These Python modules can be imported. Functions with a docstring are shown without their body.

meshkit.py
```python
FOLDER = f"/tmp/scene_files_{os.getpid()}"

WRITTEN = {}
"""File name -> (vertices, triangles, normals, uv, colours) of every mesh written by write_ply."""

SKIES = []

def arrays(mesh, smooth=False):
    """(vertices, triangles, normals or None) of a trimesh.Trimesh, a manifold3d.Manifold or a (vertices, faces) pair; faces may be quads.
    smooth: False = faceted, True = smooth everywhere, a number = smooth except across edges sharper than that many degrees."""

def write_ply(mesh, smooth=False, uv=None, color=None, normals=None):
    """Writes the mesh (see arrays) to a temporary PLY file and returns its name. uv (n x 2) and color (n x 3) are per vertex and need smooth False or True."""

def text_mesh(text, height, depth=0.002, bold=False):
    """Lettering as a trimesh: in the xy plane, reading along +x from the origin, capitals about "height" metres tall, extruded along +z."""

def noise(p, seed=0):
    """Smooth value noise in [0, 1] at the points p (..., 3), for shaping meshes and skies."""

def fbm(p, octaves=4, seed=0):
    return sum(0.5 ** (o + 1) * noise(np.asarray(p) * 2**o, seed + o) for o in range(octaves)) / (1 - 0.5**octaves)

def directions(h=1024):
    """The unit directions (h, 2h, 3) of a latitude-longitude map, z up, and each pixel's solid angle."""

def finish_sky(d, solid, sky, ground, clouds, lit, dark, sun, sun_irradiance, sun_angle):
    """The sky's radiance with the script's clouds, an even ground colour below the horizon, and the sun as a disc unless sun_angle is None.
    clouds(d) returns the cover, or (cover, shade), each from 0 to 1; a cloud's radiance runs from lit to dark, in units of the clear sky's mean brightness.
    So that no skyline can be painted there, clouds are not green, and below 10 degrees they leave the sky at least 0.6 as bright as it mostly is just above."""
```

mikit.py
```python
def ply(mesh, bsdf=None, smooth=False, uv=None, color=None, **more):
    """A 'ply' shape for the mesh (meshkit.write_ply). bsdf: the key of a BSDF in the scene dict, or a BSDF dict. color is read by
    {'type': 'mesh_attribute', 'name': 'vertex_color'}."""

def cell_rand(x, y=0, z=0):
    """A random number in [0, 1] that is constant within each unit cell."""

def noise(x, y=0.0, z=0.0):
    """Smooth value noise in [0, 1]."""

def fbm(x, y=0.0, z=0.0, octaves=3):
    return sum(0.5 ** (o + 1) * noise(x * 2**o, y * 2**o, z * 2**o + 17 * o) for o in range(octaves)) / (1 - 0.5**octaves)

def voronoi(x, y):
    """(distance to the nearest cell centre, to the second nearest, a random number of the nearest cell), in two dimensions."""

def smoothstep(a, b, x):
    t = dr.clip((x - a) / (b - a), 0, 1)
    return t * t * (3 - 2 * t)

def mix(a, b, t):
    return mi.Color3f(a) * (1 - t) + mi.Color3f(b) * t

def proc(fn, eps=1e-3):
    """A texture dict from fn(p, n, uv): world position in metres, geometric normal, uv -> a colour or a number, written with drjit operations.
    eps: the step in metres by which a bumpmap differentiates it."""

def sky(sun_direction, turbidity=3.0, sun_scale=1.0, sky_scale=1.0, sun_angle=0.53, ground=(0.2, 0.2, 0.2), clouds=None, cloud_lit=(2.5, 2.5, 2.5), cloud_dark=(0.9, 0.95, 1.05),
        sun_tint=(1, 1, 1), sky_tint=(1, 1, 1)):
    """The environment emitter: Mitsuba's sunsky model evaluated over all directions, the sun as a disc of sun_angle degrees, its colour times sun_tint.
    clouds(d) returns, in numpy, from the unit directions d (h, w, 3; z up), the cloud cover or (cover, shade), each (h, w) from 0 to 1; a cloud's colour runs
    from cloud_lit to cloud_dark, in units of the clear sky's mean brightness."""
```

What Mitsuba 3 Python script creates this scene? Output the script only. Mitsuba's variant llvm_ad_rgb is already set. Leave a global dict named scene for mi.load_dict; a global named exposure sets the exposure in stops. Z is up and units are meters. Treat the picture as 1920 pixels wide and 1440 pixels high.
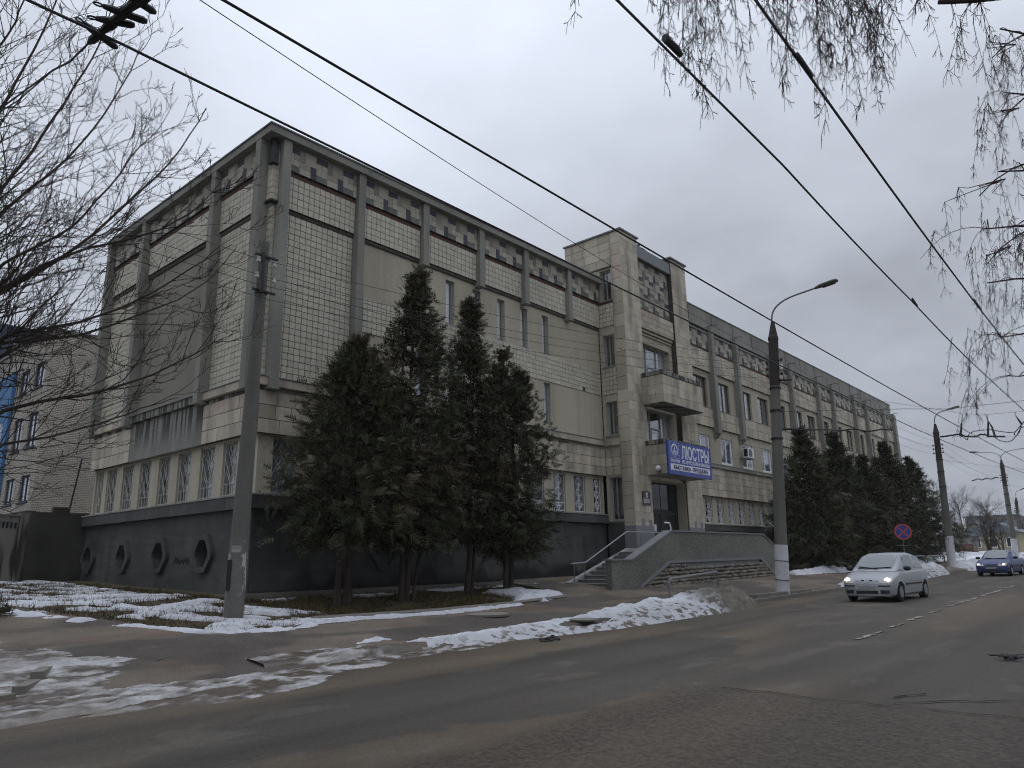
import math, random
import numpy as np, trimesh, shapely, shapely.geometry as sg, manifold3d as m3
import drjit as dr
import mitsuba as mi
import mikit, meshkit
from mikit import noise, fbm, voronoi, cell_rand, smoothstep, mix, proc
T = mi.ScalarTransform4f
scene, labels = {}, {}
RNG = np.random.default_rng(7)

# ------------------------------------------------------------------ camera, sky, exposure
YAW, PITCH, ROLL, F_PX = 0.852742701, 0.237357624, -0.0184500443, 1369.8
_f = np.array([math.sin(YAW) * math.cos(PITCH), math.cos(YAW) * math.cos(PITCH), math.sin(PITCH)])
_r = np.array([math.cos(YAW), -math.sin(YAW), 0.0])
_u = np.cross(_r, _f)
_up = -math.sin(ROLL) * _r + math.cos(ROLL) * _u
EYE = np.array([0, 0, 1.62])
scene['air'] = {'type': 'homogeneous', 'albedo': {'type': 'rgb', 'value': [.95, .95, .96]}, 'sigma_t': {'type': 'rgb', 'value': [.0003, .0003, .0003]}}
scene['camera'] = {'type': 'perspective', 'fov': math.degrees(2 * math.atan(960 / F_PX)), 'fov_axis': 'x', 'near_clip': 0.1, 'far_clip': 4000.0, 'medium': {'type': 'ref', 'id': 'air'},
                   'to_world': T().look_at(origin=EYE.tolist(), target=(EYE + _f).tolist(), up=_up.tolist())}
SUN = np.array([0.512, 0.674, 0.5325])


def overcast(d):
    z = np.clip(d[..., 2], 0, 1)
    glow = np.clip((d @ (SUN / np.linalg.norm(SUN))), -1, 1)
    ang = np.degrees(np.arccos(glow))
    az = np.clip((d[..., 0] * 0.6 + d[..., 1] * 0.8) / np.sqrt(d[..., 0] ** 2 + d[..., 1] ** 2 + 1e-9), -1, 1)
    n = meshkit.fbm(np.stack([d[..., 0] * 3 / (z + .25), d[..., 1] * 3 / (z + .25), z * 2], -1), 5, 3)
    n2 = meshkit.fbm(np.stack([d[..., 0] * 7 / (z + .3) + 9, d[..., 1] * 7 / (z + .3), z * 3], -1), 4, 11)
    bright = .8 * (0.30 + 0.22 * z + 0.78 * z ** 3 + 0.10 * np.exp(-(ang / 7.0) ** 1.4) + 0.09 * np.exp(-(ang / 20.0) ** 2) + 0.03 * az + 0.28 * (n - .5) + 0.09 * (n2 - .5))
    return np.ones_like(z), 1.0 - np.clip(bright, 0, 1)


scene['sky'] = mikit.sky([0.512, 0.674, 0.5325], turbidity=4, sun_scale=0.0, sun_angle=20, clouds=overcast, cloud_lit=(2.33, 2.50, 2.86), cloud_dark=(0.0, 0.0, 0.0), ground=(0.12, 0.12, 0.12))
exposure = 2.7

# ------------------------------------------------------------------ small library


class MB:
    """collects shapes into one mesh; t = tone per vertex (goes to uv)"""

    def __init__(self):
        self.v, self.f, self.t, self.n = [], [], [], 0

    def add(self, v, f, tone=0.5, t2=0.5):
        v = np.asarray(v, float).reshape(-1, 3)
        f = np.asarray(f, int)
        if f.shape[1] == 4:
            f = np.vstack([f[:, [0, 1, 2]], f[:, [0, 2, 3]]])
        self.v.append(v)
        self.f.append(f + self.n)
        tt = np.empty((len(v), 2))
        tt[:, 0], tt[:, 1] = tone, t2
        self.t.append(tt)
        self.n += len(v)
        return self

    def box(self, x0, x1, y0, y1, z0, z1, tone=0.5):
        x0, x1 = sorted((x0, x1)); y0, y1 = sorted((y0, y1)); z0, z1 = sorted((z0, z1))
        v = np.array([[x, y, z] for x in (x0, x1) for y in (y0, y1) for z in (z0, z1)])
        return self.add(v, BOXF, tone)

    def obox(self, c, ax, h):
        ax = [np.asarray(a, float) / np.linalg.norm(a) for a in ax]
        v = [np.asarray(c, float) + sum(s * q * a for s, q, a in zip(sg_, h, ax)) for sg_ in [(x, y, z) for x in (-1, 1) for y in (-1, 1) for z in (-1, 1)]]
        return self.add(v, BOXF)

    def tube(self, pts, rad, sides=6, cap=True, tone=0.5):
        p = np.asarray(pts, float)
        n = len(p)
        r = np.broadcast_to(rad, (n,)).astype(float)
        t = np.gradient(p, axis=0)
        t /= np.linalg.norm(t, axis=1, keepdims=True) + 1e-12
        ref = np.array([0, 0, 1.0]) if abs(t[:, 2]).mean() < .8 else np.array([1.0, 0, 0])
        a = np.cross(t, ref)
        a /= np.linalg.norm(a, axis=1, keepdims=True) + 1e-12
        b = np.cross(t, a)
        an = np.arange(sides) * 2 * np.pi / sides
        v = p[:, None] + r[:, None, None] * (np.cos(an)[None, :, None] * a[:, None] + np.sin(an)[None, :, None] * b[:, None])
        i, j = np.meshgrid(np.arange(n - 1), np.arange(sides), indexing='ij')
        q = np.stack([i * sides + j, i * sides + (j + 1) % sides, (i + 1) * sides + (j + 1) % sides, (i + 1) * sides + j], -1).reshape(-1, 4)
        f = np.vstack([q[:, [0, 1, 2]], q[:, [0, 2, 3]]])
        v = v.reshape(-1, 3)
        if cap:
            v = np.vstack([v, p[:1], p[-1:]])
            k = n * sides
            jj = np.arange(sides)
            f = np.vstack([f, np.stack([jj * 0 + k, (jj + 1) % sides, jj], 1), np.stack([jj * 0 + k + 1, (n - 1) * sides + jj, (n - 1) * sides + (jj + 1) % sides], 1)])
        return self.add(v, f, tone)

    def mesh(self, m):
        return self.add(m.vertices, m.faces)

    def out(self):
        return np.vstack(self.v), np.vstack(self.f)


BOXF = np.array([[0, 1, 3], [0, 3, 2], [4, 6, 7], [4, 7, 5], [0, 4, 5], [0, 5, 1], [2, 3, 7], [2, 7, 6], [0, 2, 6], [0, 6, 4], [1, 5, 7], [1, 7, 3]])
_count = {}


def uniq(key):
    n = _count.get(key, 0)
    _count[key] = n + 1
    return key if n == 0 else f'{key}_{n:03d}'


def add(name, mesh, mat, parent=None, smooth=False, lab=None, uv=None, **kw):
    key = uniq((parent + '__' if parent else '') + name)
    if isinstance(mesh, MB):
        if uv is True:
            uv = np.vstack(mesh.t)
        mesh = mesh.out()
    if uv is not None:
        smooth = False
    scene[key] = mikit.ply(mesh, mat, smooth=smooth, uv=uv, **kw)
    if lab:
        labels[key] = {'label': lab}
    return key


def thing(name, label, cat, group=None):
    key = uniq(name)
    labels[key] = {'label': label, 'category': cat}
    if group:
        labels[key]['group'] = group
    return key


def tag(key, label, cat, group=None, kind=None):
    labels[key] = {'label': label, 'category': cat}
    if group:
        labels[key]['group'] = group
    if kind:
        labels[key]['kind'] = kind
    return key


def struct(name, mesh, mat, lab, kind='structure', cat=None, **kw):
    k = add(name, mesh, mat, **kw)
    labels[k] = {'label': lab, 'kind': kind}
    if cat:
        labels[k]['category'] = cat
    return k


# unit boxes with a few tones (uv), reused by every tile, slab and block
NT = 12
_unit = []
for _i in range(NT):
    _b = MB().box(-.5, .5, -.5, .5, -.5, .5, (_i + .5) / NT)
    _b.t[0][:, 1] = RNG.random()
    _unit.append(_b)
_UPLY = {}


def block(parent, stem, mat, x0, x1, y0, y1, z0, z1, tone=None, parts=True):
    """one brick-like piece: an entry of its own"""
    x0, x1 = sorted((x0, x1)); y0, y1 = sorted((y0, y1)); z0, z1 = sorted((z0, z1))
    i = int((RNG.random() if tone is None else tone) * NT) % NT
    if (i, mat) not in _UPLY:
        _UPLY[i, mat] = mikit.ply(_unit[i].out(), mat, uv=np.vstack(_unit[i].t))
    key = uniq(f'{parent}__{stem}')
    scene[key] = {**_UPLY[i, mat], 'to_world': T().translate([(x0 + x1) / 2, (y0 + y1) / 2, (z0 + z1) / 2]).scale([x1 - x0, y1 - y0, z1 - z0])}
    return key


class Frame:
    """wall coordinates: u along the wall, d out of the wall, z up"""

    def __init__(self, side, o):
        self.side, self.o = side, o

    def p(self, u, d, z):
        return (u, self.o - d, z) if self.side == 'front' else (self.o - d, u, z)

    def bx(self, u0, u1, d0, d1, z0, z1):
        a, b = self.p(u0, d0, z0), self.p(u1, d1, z1)
        return a[0], b[0], a[1], b[1], a[2], b[2]

    def box(self, mb, u0, u1, d0, d1, z0, z1, tone=.5):
        return mb.box(*self.bx(u0, u1, d0, d1, z0, z1), tone=tone)

    def wall(self, mb, poly, d0, d1):
        m = trimesh.creation.extrude_polygon(poly, d1 - d0, engine='earcut')
        v = np.array(m.vertices)
        w = np.array([self.p(a, d0 + c, b) for a, b, c in v])
        return mb.add(w, m.faces)


FR, SD, TF, TS = Frame('front', 19.2), Frame('side', 10.75), Frame('front', 17.72), Frame('side', 28.5)


def rect(u0, u1, z0, z1):
    return sg.box(u0, z0, u1, z1)


def holes(base, rs):
    for r in rs:
        base = base.difference(rect(*r))
    return base


def polys(g):
    return list(getattr(g, 'geoms', [g]))


# ------------------------------------------------------------------ materials


def c3(c):
    return {'type': 'rgb', 'value': list(map(float, c))}


def mat(key, color, rough=0.8, spec=0.3, metal=0.0, bump=None, bscale=0.01, beps=2e-3, coat=0.0):
    d = {'type': 'principled', 'base_color': color if isinstance(color, dict) else c3(color), 'roughness': float(rough) if not isinstance(rough, dict) else rough, 'specular': float(spec), 'metallic': float(metal)}
    if coat:
        d['clearcoat'] = float(coat)
        d['clearcoat_gloss'] = 0.9
    if bump is not None:
        d = {'type': 'bumpmap', 'arbitrary': proc(bump, beps), 'scale': float(bscale), 'bsdf': d}
    scene[key] = {'type': 'twosided', 'bsdf': d}


def C(*c):
    return mi.Color3f(*c)


def f_tile(p, n, uv):
    t = 0.89 + 0.18 * uv.x
    dirt = 0.82 + 0.32 * fbm(p.x * .7 + p.y * .7, p.z * .45, 3.0, 3)
    g = 0.94 + 0.12 * noise(p.x * 30 + p.y * 30, p.z * 30)
    warm = mix((.515, .49, .405), (.525, .485, .385), uv.y)
    return warm * (t * dirt * g)


def f_slab(p, n, uv):
    t = 0.82 + 0.34 * uv.x
    streak = fbm(p.x * 2.2 + p.y * 2.2, p.z * .35, 1.0, 3)
    g = 0.9 + 0.2 * fbm(p.x * 14 + p.y * 14, p.z * 14, p.x * 3, 2)
    d = dr.clip(0.52 + 0.95 * streak, .35, 1.1)
    pink = smoothstep(.52, .8, noise(p.x * .8 + p.y * .8, p.z * .9, 5.0)) * smoothstep(.3, .7, uv.y)
    c = mix((.46, .42, .335), (.46, .38, .32), pink)
    return c * (t * g * d)


def f_plaster(p, n, uv):
    a = fbm(p.x * .5 + p.y * .5, p.z * .25, 2.0, 4)
    s = fbm(p.x * 5 + p.y * 5, p.z * .22, 1.0, 2)
    g = 0.93 + 0.14 * noise(p.x * 22 + p.y * 22, p.z * 22, p.y * 9)
    return C(.43, .395, .31) * ((0.75 + 0.32 * a + 0.18 * s) * g)


def f_concrete(p, n, uv):
    a = fbm(p.x * 1.3 + p.y * 1.3, p.z * .5, p.y, 4)
    g = 0.88 + 0.24 * fbm(p.x * 18, p.y * 18, p.z * 18, 2)
    return C(.255, .253, .222) * ((0.66 + 0.62 * a) * g)


def f_stained(p, n, uv):
    a = fbm(p.x * 1.5 + p.y * 1.5, p.z * .7, p.y, 3)
    s = smoothstep(.40, .56, fbm(p.x * 7.5 + p.y * 7.5, p.z * .35, 4.0, 3)) * smoothstep(5.4, 6.5, p.z)
    g = 0.9 + 0.2 * noise(p.x * 20, p.y * 20, p.z * 20)
    return mix(C(.27, .262, .235) * (0.6 + 0.6 * a), (.035, .034, .03), s * .85) * g


def f_dark(p, n, uv):
    a = fbm(p.x * .8 + p.y * .8, p.z * .8, 1.0, 4)
    g = (0.85 + 0.3 * fbm(p.x * 16, p.y * 16, p.z * 16, 2)) * (0.8 + .5 * fbm(p.x * 3 + p.y * 3, p.z * .5, 4.0, 3))
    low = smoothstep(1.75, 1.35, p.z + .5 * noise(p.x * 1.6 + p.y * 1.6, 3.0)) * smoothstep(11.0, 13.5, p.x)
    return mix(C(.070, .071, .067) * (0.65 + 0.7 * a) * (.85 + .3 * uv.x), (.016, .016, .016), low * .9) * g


def f_mosaic(p, n, uv):
    g = 0.86 + 0.28 * fbm(p.x * 26 + p.y * 26, p.z * 26, 2.0, 2)
    k = uv.x
    c = dr.select(k < .17, mi.Color3f(.072, .069, .085), dr.select(k < .34, mi.Color3f(.155, .158, .145), dr.select(k < .5, mi.Color3f(.225, .205, .18), dr.select(k < .67, mi.Color3f(.36, .335, .275), mi.Color3f(.43, .405, .335)))))
    return c * g * (.85 + .3 * uv.y)


mat('m_tile', proc(f_tile), .55, .4)
mat('m_slab', proc(f_slab), .75, .3)
mat('m_plaster', proc(f_plaster), .9, .2)
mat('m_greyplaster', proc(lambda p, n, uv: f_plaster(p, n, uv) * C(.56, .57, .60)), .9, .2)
mat('m_concrete', proc(f_concrete), .85, .25)
mat('m_stained', proc(f_stained), .85, .25)
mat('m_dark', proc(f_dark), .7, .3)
mat('m_mosaic', proc(f_mosaic), .7, .2)
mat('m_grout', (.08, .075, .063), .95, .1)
mat('m_red', (.115, .068, .058), .9, .1)
mat('m_metal', (.20, .21, .215), .55, .5, .4)
mat('m_blackmetal', (.018, .018, .02), .5, .4)
mat('m_white', (.74, .75, .76), .45, .4)
mat('m_greyframe', (.30, .32, .33), .5, .4)
mat('m_brownframe', (.07, .06, .055), .6, .4)
mat('m_inside', (.022, .022, .024), .95, .1)
mat('m_curtain', (.66, .68, .70), .9, .1)
mat('m_darkcurtain', (.26, .30, .33), .9, .1)
mat('m_glassback', (.02, .024, .028), .08, .5)
mat('m_dado', (.235, .225, .245), .7, .3)
mat('m_snow_cap', (.72, .74, .78), .8, .2)
mat('m_glassfar', (.06, .07, .08), .12, .6)
scene['m_pane'] = {'type': 'thindielectric', 'int_ior': 1.75, 'ext_ior': 1.0}
# ------------------------------------------------------------------ ground heights


def zr(x):
    return .0085 * np.maximum(0, np.minimum(x, 160) - 15)


def sst(a, b, x):
    t = np.clip((x - a) / (b - a), 0, 1)
    return t * t * (3 - 2 * t)


def gz(x, y):
    """height of the bare ground"""
    x, y = np.asarray(x, float), np.asarray(y, float)
    side = .088 * (np.clip(y, 10.9, 19.2) - 10.9) + .03 * np.clip(y - 19.2, 0, 30)
    kerb = .12 * np.where(x > 8.6, np.where(y > 10.9, 1, 0), sst(10.6, 13.5, y))
    near = np.where(y < -1.6, .12, 0)
    return zr(x) + side + kerb + near


def gz1(x, y):
    return float(gz(x, y))


# ------------------------------------------------------------------ the office building
B = thing('office_building', 'long four-storey beige office block with a tiled corner, narrow pilasters and a dark plinth', 'building')
slab_todo, tile_todo, mosaic_todo = [], [], []   # the largest become parts, the rest one part
MBw = {k: MB() for k in ('plaster', 'greyplaster', 'concrete', 'dark', 'grout', 'red', 'stained', 'metal', 'inside')}


def slabs(fr, u0, u1, z0, z1, d0, d1, h, wmin, wmax, mt='m_slab', stem='facing_slab', g=.010, rows=None):
    rows = rows or max(1, round((z1 - z0) / h))
    hh = (z1 - z0) / rows
    for r in range(rows):
        u = u0
        while u < u1 - 1e-6:
            w = RNG.uniform(wmin, wmax)
            e = u + w
            if u1 - e < wmin * .6:
                e = u1
            q = d1 + RNG.uniform(-.004, .004)
            slab_todo.append((fr, mt, stem, u + g, e - g, d0, q, z0 + r * hh + g, z0 + (r + 1) * hh - g, RNG.random()))
            u = e


def tiles(fr, u0, u1, z0, z1, d, s=.21):
    """small square ceramic tiles over a grout bed, laid on one common grid"""
    fr.box(MBw['grout'], u0, u1, d - .06, d, z0, z1)
    g = .0105
    a = u0
    nu, nz = max(1, round((u1 - u0) / s)), max(1, round((z1 - z0) / s))
    su, sz = (u1 - u0) / nu, (z1 - z0) / nz
    for i in range(nu):
        for j in range(nz):
            if RNG.random() < .002:
                continue
            tile_todo.append((fr, 'm_tile', 'tile', u0 + i * su + g, u0 + (i + 1) * su - g, d, d + .016 + RNG.uniform(-.003, .004), z0 + j * sz + g, z0 + (j + 1) * sz - g, float(np.clip(RNG.normal(.5, .27), 0, .999))))


PAT = [(0, 2, 3, 4, 'b'), (0, 1, 1, 3, 'e'), (1, 2, 2, 3, 'e'), (1, 2, 1, 2, 'h'), (0, 2, 0, 1, 'g'), (2, 3, 2, 4, 'm'), (3, 5, 2, 4, 'e'), (2, 4, 1, 2, 'e'), (2, 4, 0, 1, 'h'), (4, 5, 0, 2, 'b')]
TON = {'b': (.02, .16), 'g': (.19, .33), 'm': (.36, .49), 'e': (.52, .66), 'h': (.7, .99)}


def mosaic(fr, u0, u1, z0, z1, d, s, shift=0.0, rowshift=0):
    fr.box(MBw['grout'], u0, u1, d - .05, d, z0, z1)
    nrow = max(1, round((z1 - z0) / (4 * s)))
    hz = (z1 - z0) / (4 * nrow)
    for k in range(nrow):
        base = z0 + 4 * k * hz
        p = -8
        off = u0 - (shift + k * rowshift) * s
        while off + p * 5 * s < u1:
            for a, b, c, e, t in PAT:
                x0, x1 = off + (5 * p + a) * s, off + (5 * p + b) * s
                x0, x1 = max(x0, u0), min(x1, u1)
                if x1 - x0 < .05:
                    continue
                if t == 'b' and RNG.random() < .12:
                    t = 'g'
                mosaic_todo.append((fr, 'm_mosaic', 'mosaic_tile', x0 + .005, x1 - .005, d, d + .02 + RNG.uniform(-.004, .006), base + c * hz + .005, base + e * hz - .005, RNG.uniform(*TON[t])))
            p += 1


def flush(todo, rest_name, most=300, lab=None):
    """pieces nearest the street corner become parts; what is left is one part"""
    def size(q):
        fr, mt, st, u0, u1, d0, d1, z0, z1, t = q
        c = np.array(fr.p((u0 + u1) / 2, d1, (z0 + z1) / 2)) - EYE
        v = c / np.linalg.norm(c)
        nrm = np.array([0, -1, 0]) if fr.side == 'front' else np.array([-1, 0, 0])
        return (u1 - u0) * (z1 - z0) * abs(v @ nrm) / (c @ c)
    todo.sort(key=size, reverse=True)
    for fr, mt, st, u0, u1, d0, d1, z0, z1, t in todo[:most]:
        a = fr.bx(u0, u1, d0, d1, z0, z1)
        block(B, st, mt, *a, tone=t)
    if len(todo) > most:
        mb = MB()
        for fr, mt, st, u0, u1, d0, d1, z0, z1, t in todo[most:]:
            fr.box(mb, u0, u1, d0, d1, z0, z1, t)
            mb.t[-1][:, 1] = RNG.random()
        k = add(rest_name, mb, todo[0][1], B, uv=True)
        labels[k] = {'label': lab, 'kind': 'stuff'}


ZT = 15.3   # top of the left wing's walls
XE = 80.6
# openings -----------------------------------------------------------------
win_jobs = []   # (frame, u0,u1,z0,z1, recess, kind)

slitU = [16.82, 18.27, 19.73, 21.2, 22.66, 24.12]
up = [(u, u + .46, 10.46, 12.22) for u in slitU]
lo = [(u, u + .46, 7.42, 9.14) for u in slitU]
# left wing, upper wall (plaster)
w = holes(rect(10.9, 28.52, 7.02, 12.5), up + lo)
for g in polys(w):
    FR.wall(MBw['plaster'], g, -.35, -.05)
for r in up:
    win_jobs.append((FR, *r, .12, 'slit'))
for r in lo:
    win_jobs.append((FR, *r, .12, 'slit'))
# ground-floor window band: pillars
gw = [(11.42 + 1.48 * i, 11.42 + 1.48 * i + .84, 3.66, 5.30) for i in range(12)]
gw = [(a, min(b, 28.3), c, d) for a, b, c, d in gw]
w = holes(rect(10.92, 28.52, 3.6, 5.4), gw)
for g in polys(w):
    FR.wall(MBw['plaster'], g, -.5, -.17)
for i, r in enumerate(gw):
    win_jobs.append((FR, *r, .26, 'grille'))
# plinth, ledge, bands
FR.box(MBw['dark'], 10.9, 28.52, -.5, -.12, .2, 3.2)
FR.box(MBw['grout'], 10.92, 28.52, -.3, -.004, 5.38, 6.62)
FR.box(MBw['concrete'], 10.9, 28.52, -.3, .02, 6.6, 6.74)
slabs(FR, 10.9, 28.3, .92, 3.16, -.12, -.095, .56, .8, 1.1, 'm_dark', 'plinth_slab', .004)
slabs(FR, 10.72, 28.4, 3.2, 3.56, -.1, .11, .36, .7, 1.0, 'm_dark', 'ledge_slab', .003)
FR.box(MBw['concrete'], 10.70, 28.42, -.2, .14, 3.565, 3.61)
slabs(FR, 10.76, 28.48, 5.36, 6.62, 0, .03, .42, .42, .85)
slabs(FR, 10.62, 28.25, 6.75, 7.0, -.05, .17, .25, .5, .8, g=.004)
FR.box(MBw['metal'], 10.60, 28.27, -.1, .2, 7.004, 7.03)
# upper band, frieze, cornice
FR.box(MBw['concrete'], 10.9, 28.52, -.3, .0, 12.5, 15.0)
PIL = [(10.93, 11.22, 6.70), (13.87, 14.15, 6.70), (16.84, 17.12, 12.36), (19.86, 20.14, 12.36), (22.66, 22.94, 12.36), (25.78, 26.06, 12.36), (28.9, 28.9, 0)]
for i in range(6):
    a, b = PIL[i][1], PIL[i + 1][0] if i < 5 else 28.48
    if i == 0:
        tiles(FR, a + .01, b - .01, 7.06, 12.42, -.03)
    tiles(FR, a + .01, b - .01, 12.56, 13.70, .055)
    FR.box(MBw['grout'], a, b, -.05, .0, 12.43, 12.575)  # dark strip: shadow line and dirty drip edge under the tile band, coloured in
    FR.box(MBw['red'], a, b, -.05, .075, 13.705, 13.82)
    mosaic(FR, a + .02, b - .02, 13.86, 14.72, .12, .212, shift=[.4, 0, 0, .2, 0, 0][i])
    FR.box(MBw['concrete'], a, b, -.02, .135, 14.725, 14.98)
tiles(FR, 14.17, 16.6, 9.2, 10.44, -.035)
tiles(FR, 16.62, 28.45, 9.2, 10.44, -.035)
pil_parts = []
for i, (a, b, zb) in enumerate(PIL[:6]):
    mb = MB()
    FR.box(mb, a, b, -.04, .27, zb, 14.787)
    FR.box(mb, a - .02, b + .02, -.02, .29, zb - .05, zb)
    pil_parts.append(mb)
# side wall ----------------------------------------------------------------
ye = 31.65
SPIL = [(19.45, 19.75), (22.35, 22.65), (27.95, 28.25), (31.36, 31.66)]
sw = [(19.52 + 1.0, 21.38, 3.66, 5.3), (21.93, 22.83, 3.66, 5.3), (23.5, 24.4, 3.66, 5.3), (24.98, 25.86, 3.66, 5.3), (26.5, 27.4, 3.66, 5.3), (27.95, 28.9, 3.66, 5.3), (29.48, 30.4, 3.66, 5.3), (30.75, 31.5, 3.66, 5.3)]
w = holes(rect(19.37, ye, 3.6, 5.4), sw)
for g in polys(w):
    SD.wall(MBw['plaster'], g, -.5, -.17)
for r in sw:
    win_jobs.append((SD, *r, .26, 'grille'))
HEXC = [21.9, 24.9, 27.85, 31.0]


def octo(c, z, w, h):
    return sg.Polygon([(c - w * .42, z + h), (c + w * .42, z + h), (c + w, z + h * .12), (c + w, z - h * .2), (c + w * .42, z - h), (c - w * .42, z - h), (c - w, z - h * .2), (c - w, z + h * .12)])


def hexwall(fr, u0, u1, z0, z1, cs, d0, d1):
    p = rect(u0, u1, z0, z1)
    for c, z in cs:
        p = p.difference(octo(c, z, .40, .42))
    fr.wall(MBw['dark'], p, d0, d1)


SHEX = [(c, 2.0) for c in HEXC]
hexwall(SD, 19.32, ye + .08, .2, 3.2, SHEX, -.5, -.095)
slabs(SD, 19.08, ye + .1, 3.2, 3.56, -.1, .11, .36, .7, 1.0, 'm_dark', 'ledge_slab', .003)
SD.box(MBw['concrete'], 19.06, ye + .1, -.2, .14, 3.565, 3.61)
SD.box(MBw['grout'], 19.22, ye, -.3, -.004, 5.38, 6.62)
slabs(SD, 19.17, 22.5, 5.36, 6.62, 0, .03, .42, .42, .85)
slabs(SD, 28.05, ye, 5.36, 6.62, 0, .03, .42, .42, .85)
SD.box(MBw['stained'], 22.5, 28.05, -.1, .034, 5.36, 6.72)
SD.box(MBw['stained'], 19.2, ye, -.3, .02, 6.6, 6.74)
SD.box(MBw['stained'], 22.654, 27.946, -.05, .15, 6.75, 7.0)
slabs(SD, 19.05, 22.35, 6.75, 7.0, -.05, .17, .25, .5, .8, g=.004)
slabs(SD, 28.25, ye, 6.75, 7.0, -.05, .17, .25, .5, .8, g=.004)
SD.box(MBw['metal'], 19.03, ye + .05, -.1, .2, 7.004, 7.03)
SD.box(MBw['plaster'], 19.25, 22.5, -.35, -.05, 7.02, 12.5)
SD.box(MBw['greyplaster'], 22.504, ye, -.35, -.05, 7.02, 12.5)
SD.box(MBw['concrete'], 19.25, ye, -.3, .0, 12.5, 15.0)
for i in range(3):
    a, b = SPIL[i][1], SPIL[i + 1][0]
    if i != 1:
        tiles(SD, a + .01, b - .01, 7.06, 12.42, -.03)
    tiles(SD, a + .01, b - .01, 12.56, 13.70, .055)
    SD.box(MBw['grout'], a, b, -.05, .0, 12.43, 12.575)  # same coloured-in shadow and drip line along the side wall
    SD.box(MBw['red'], a, b, -.05, .075, 13.705, 13.82)
    mosaic(SD, a + .02, b - .02, 13.86, 14.72, .12, .212)
    SD.box(MBw['concrete'], a, b, -.02, .135, 14.725, 14.98)
for i, (a, b) in enumerate(SPIL):
    mb = MB()
    SD.box(mb, a, b, -.04, .34, 6.70, 14.787)
    SD.box(mb, a - .02, b + .02, -.02, .36, 6.65, 6.70)
    pil_parts.append(mb)
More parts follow.
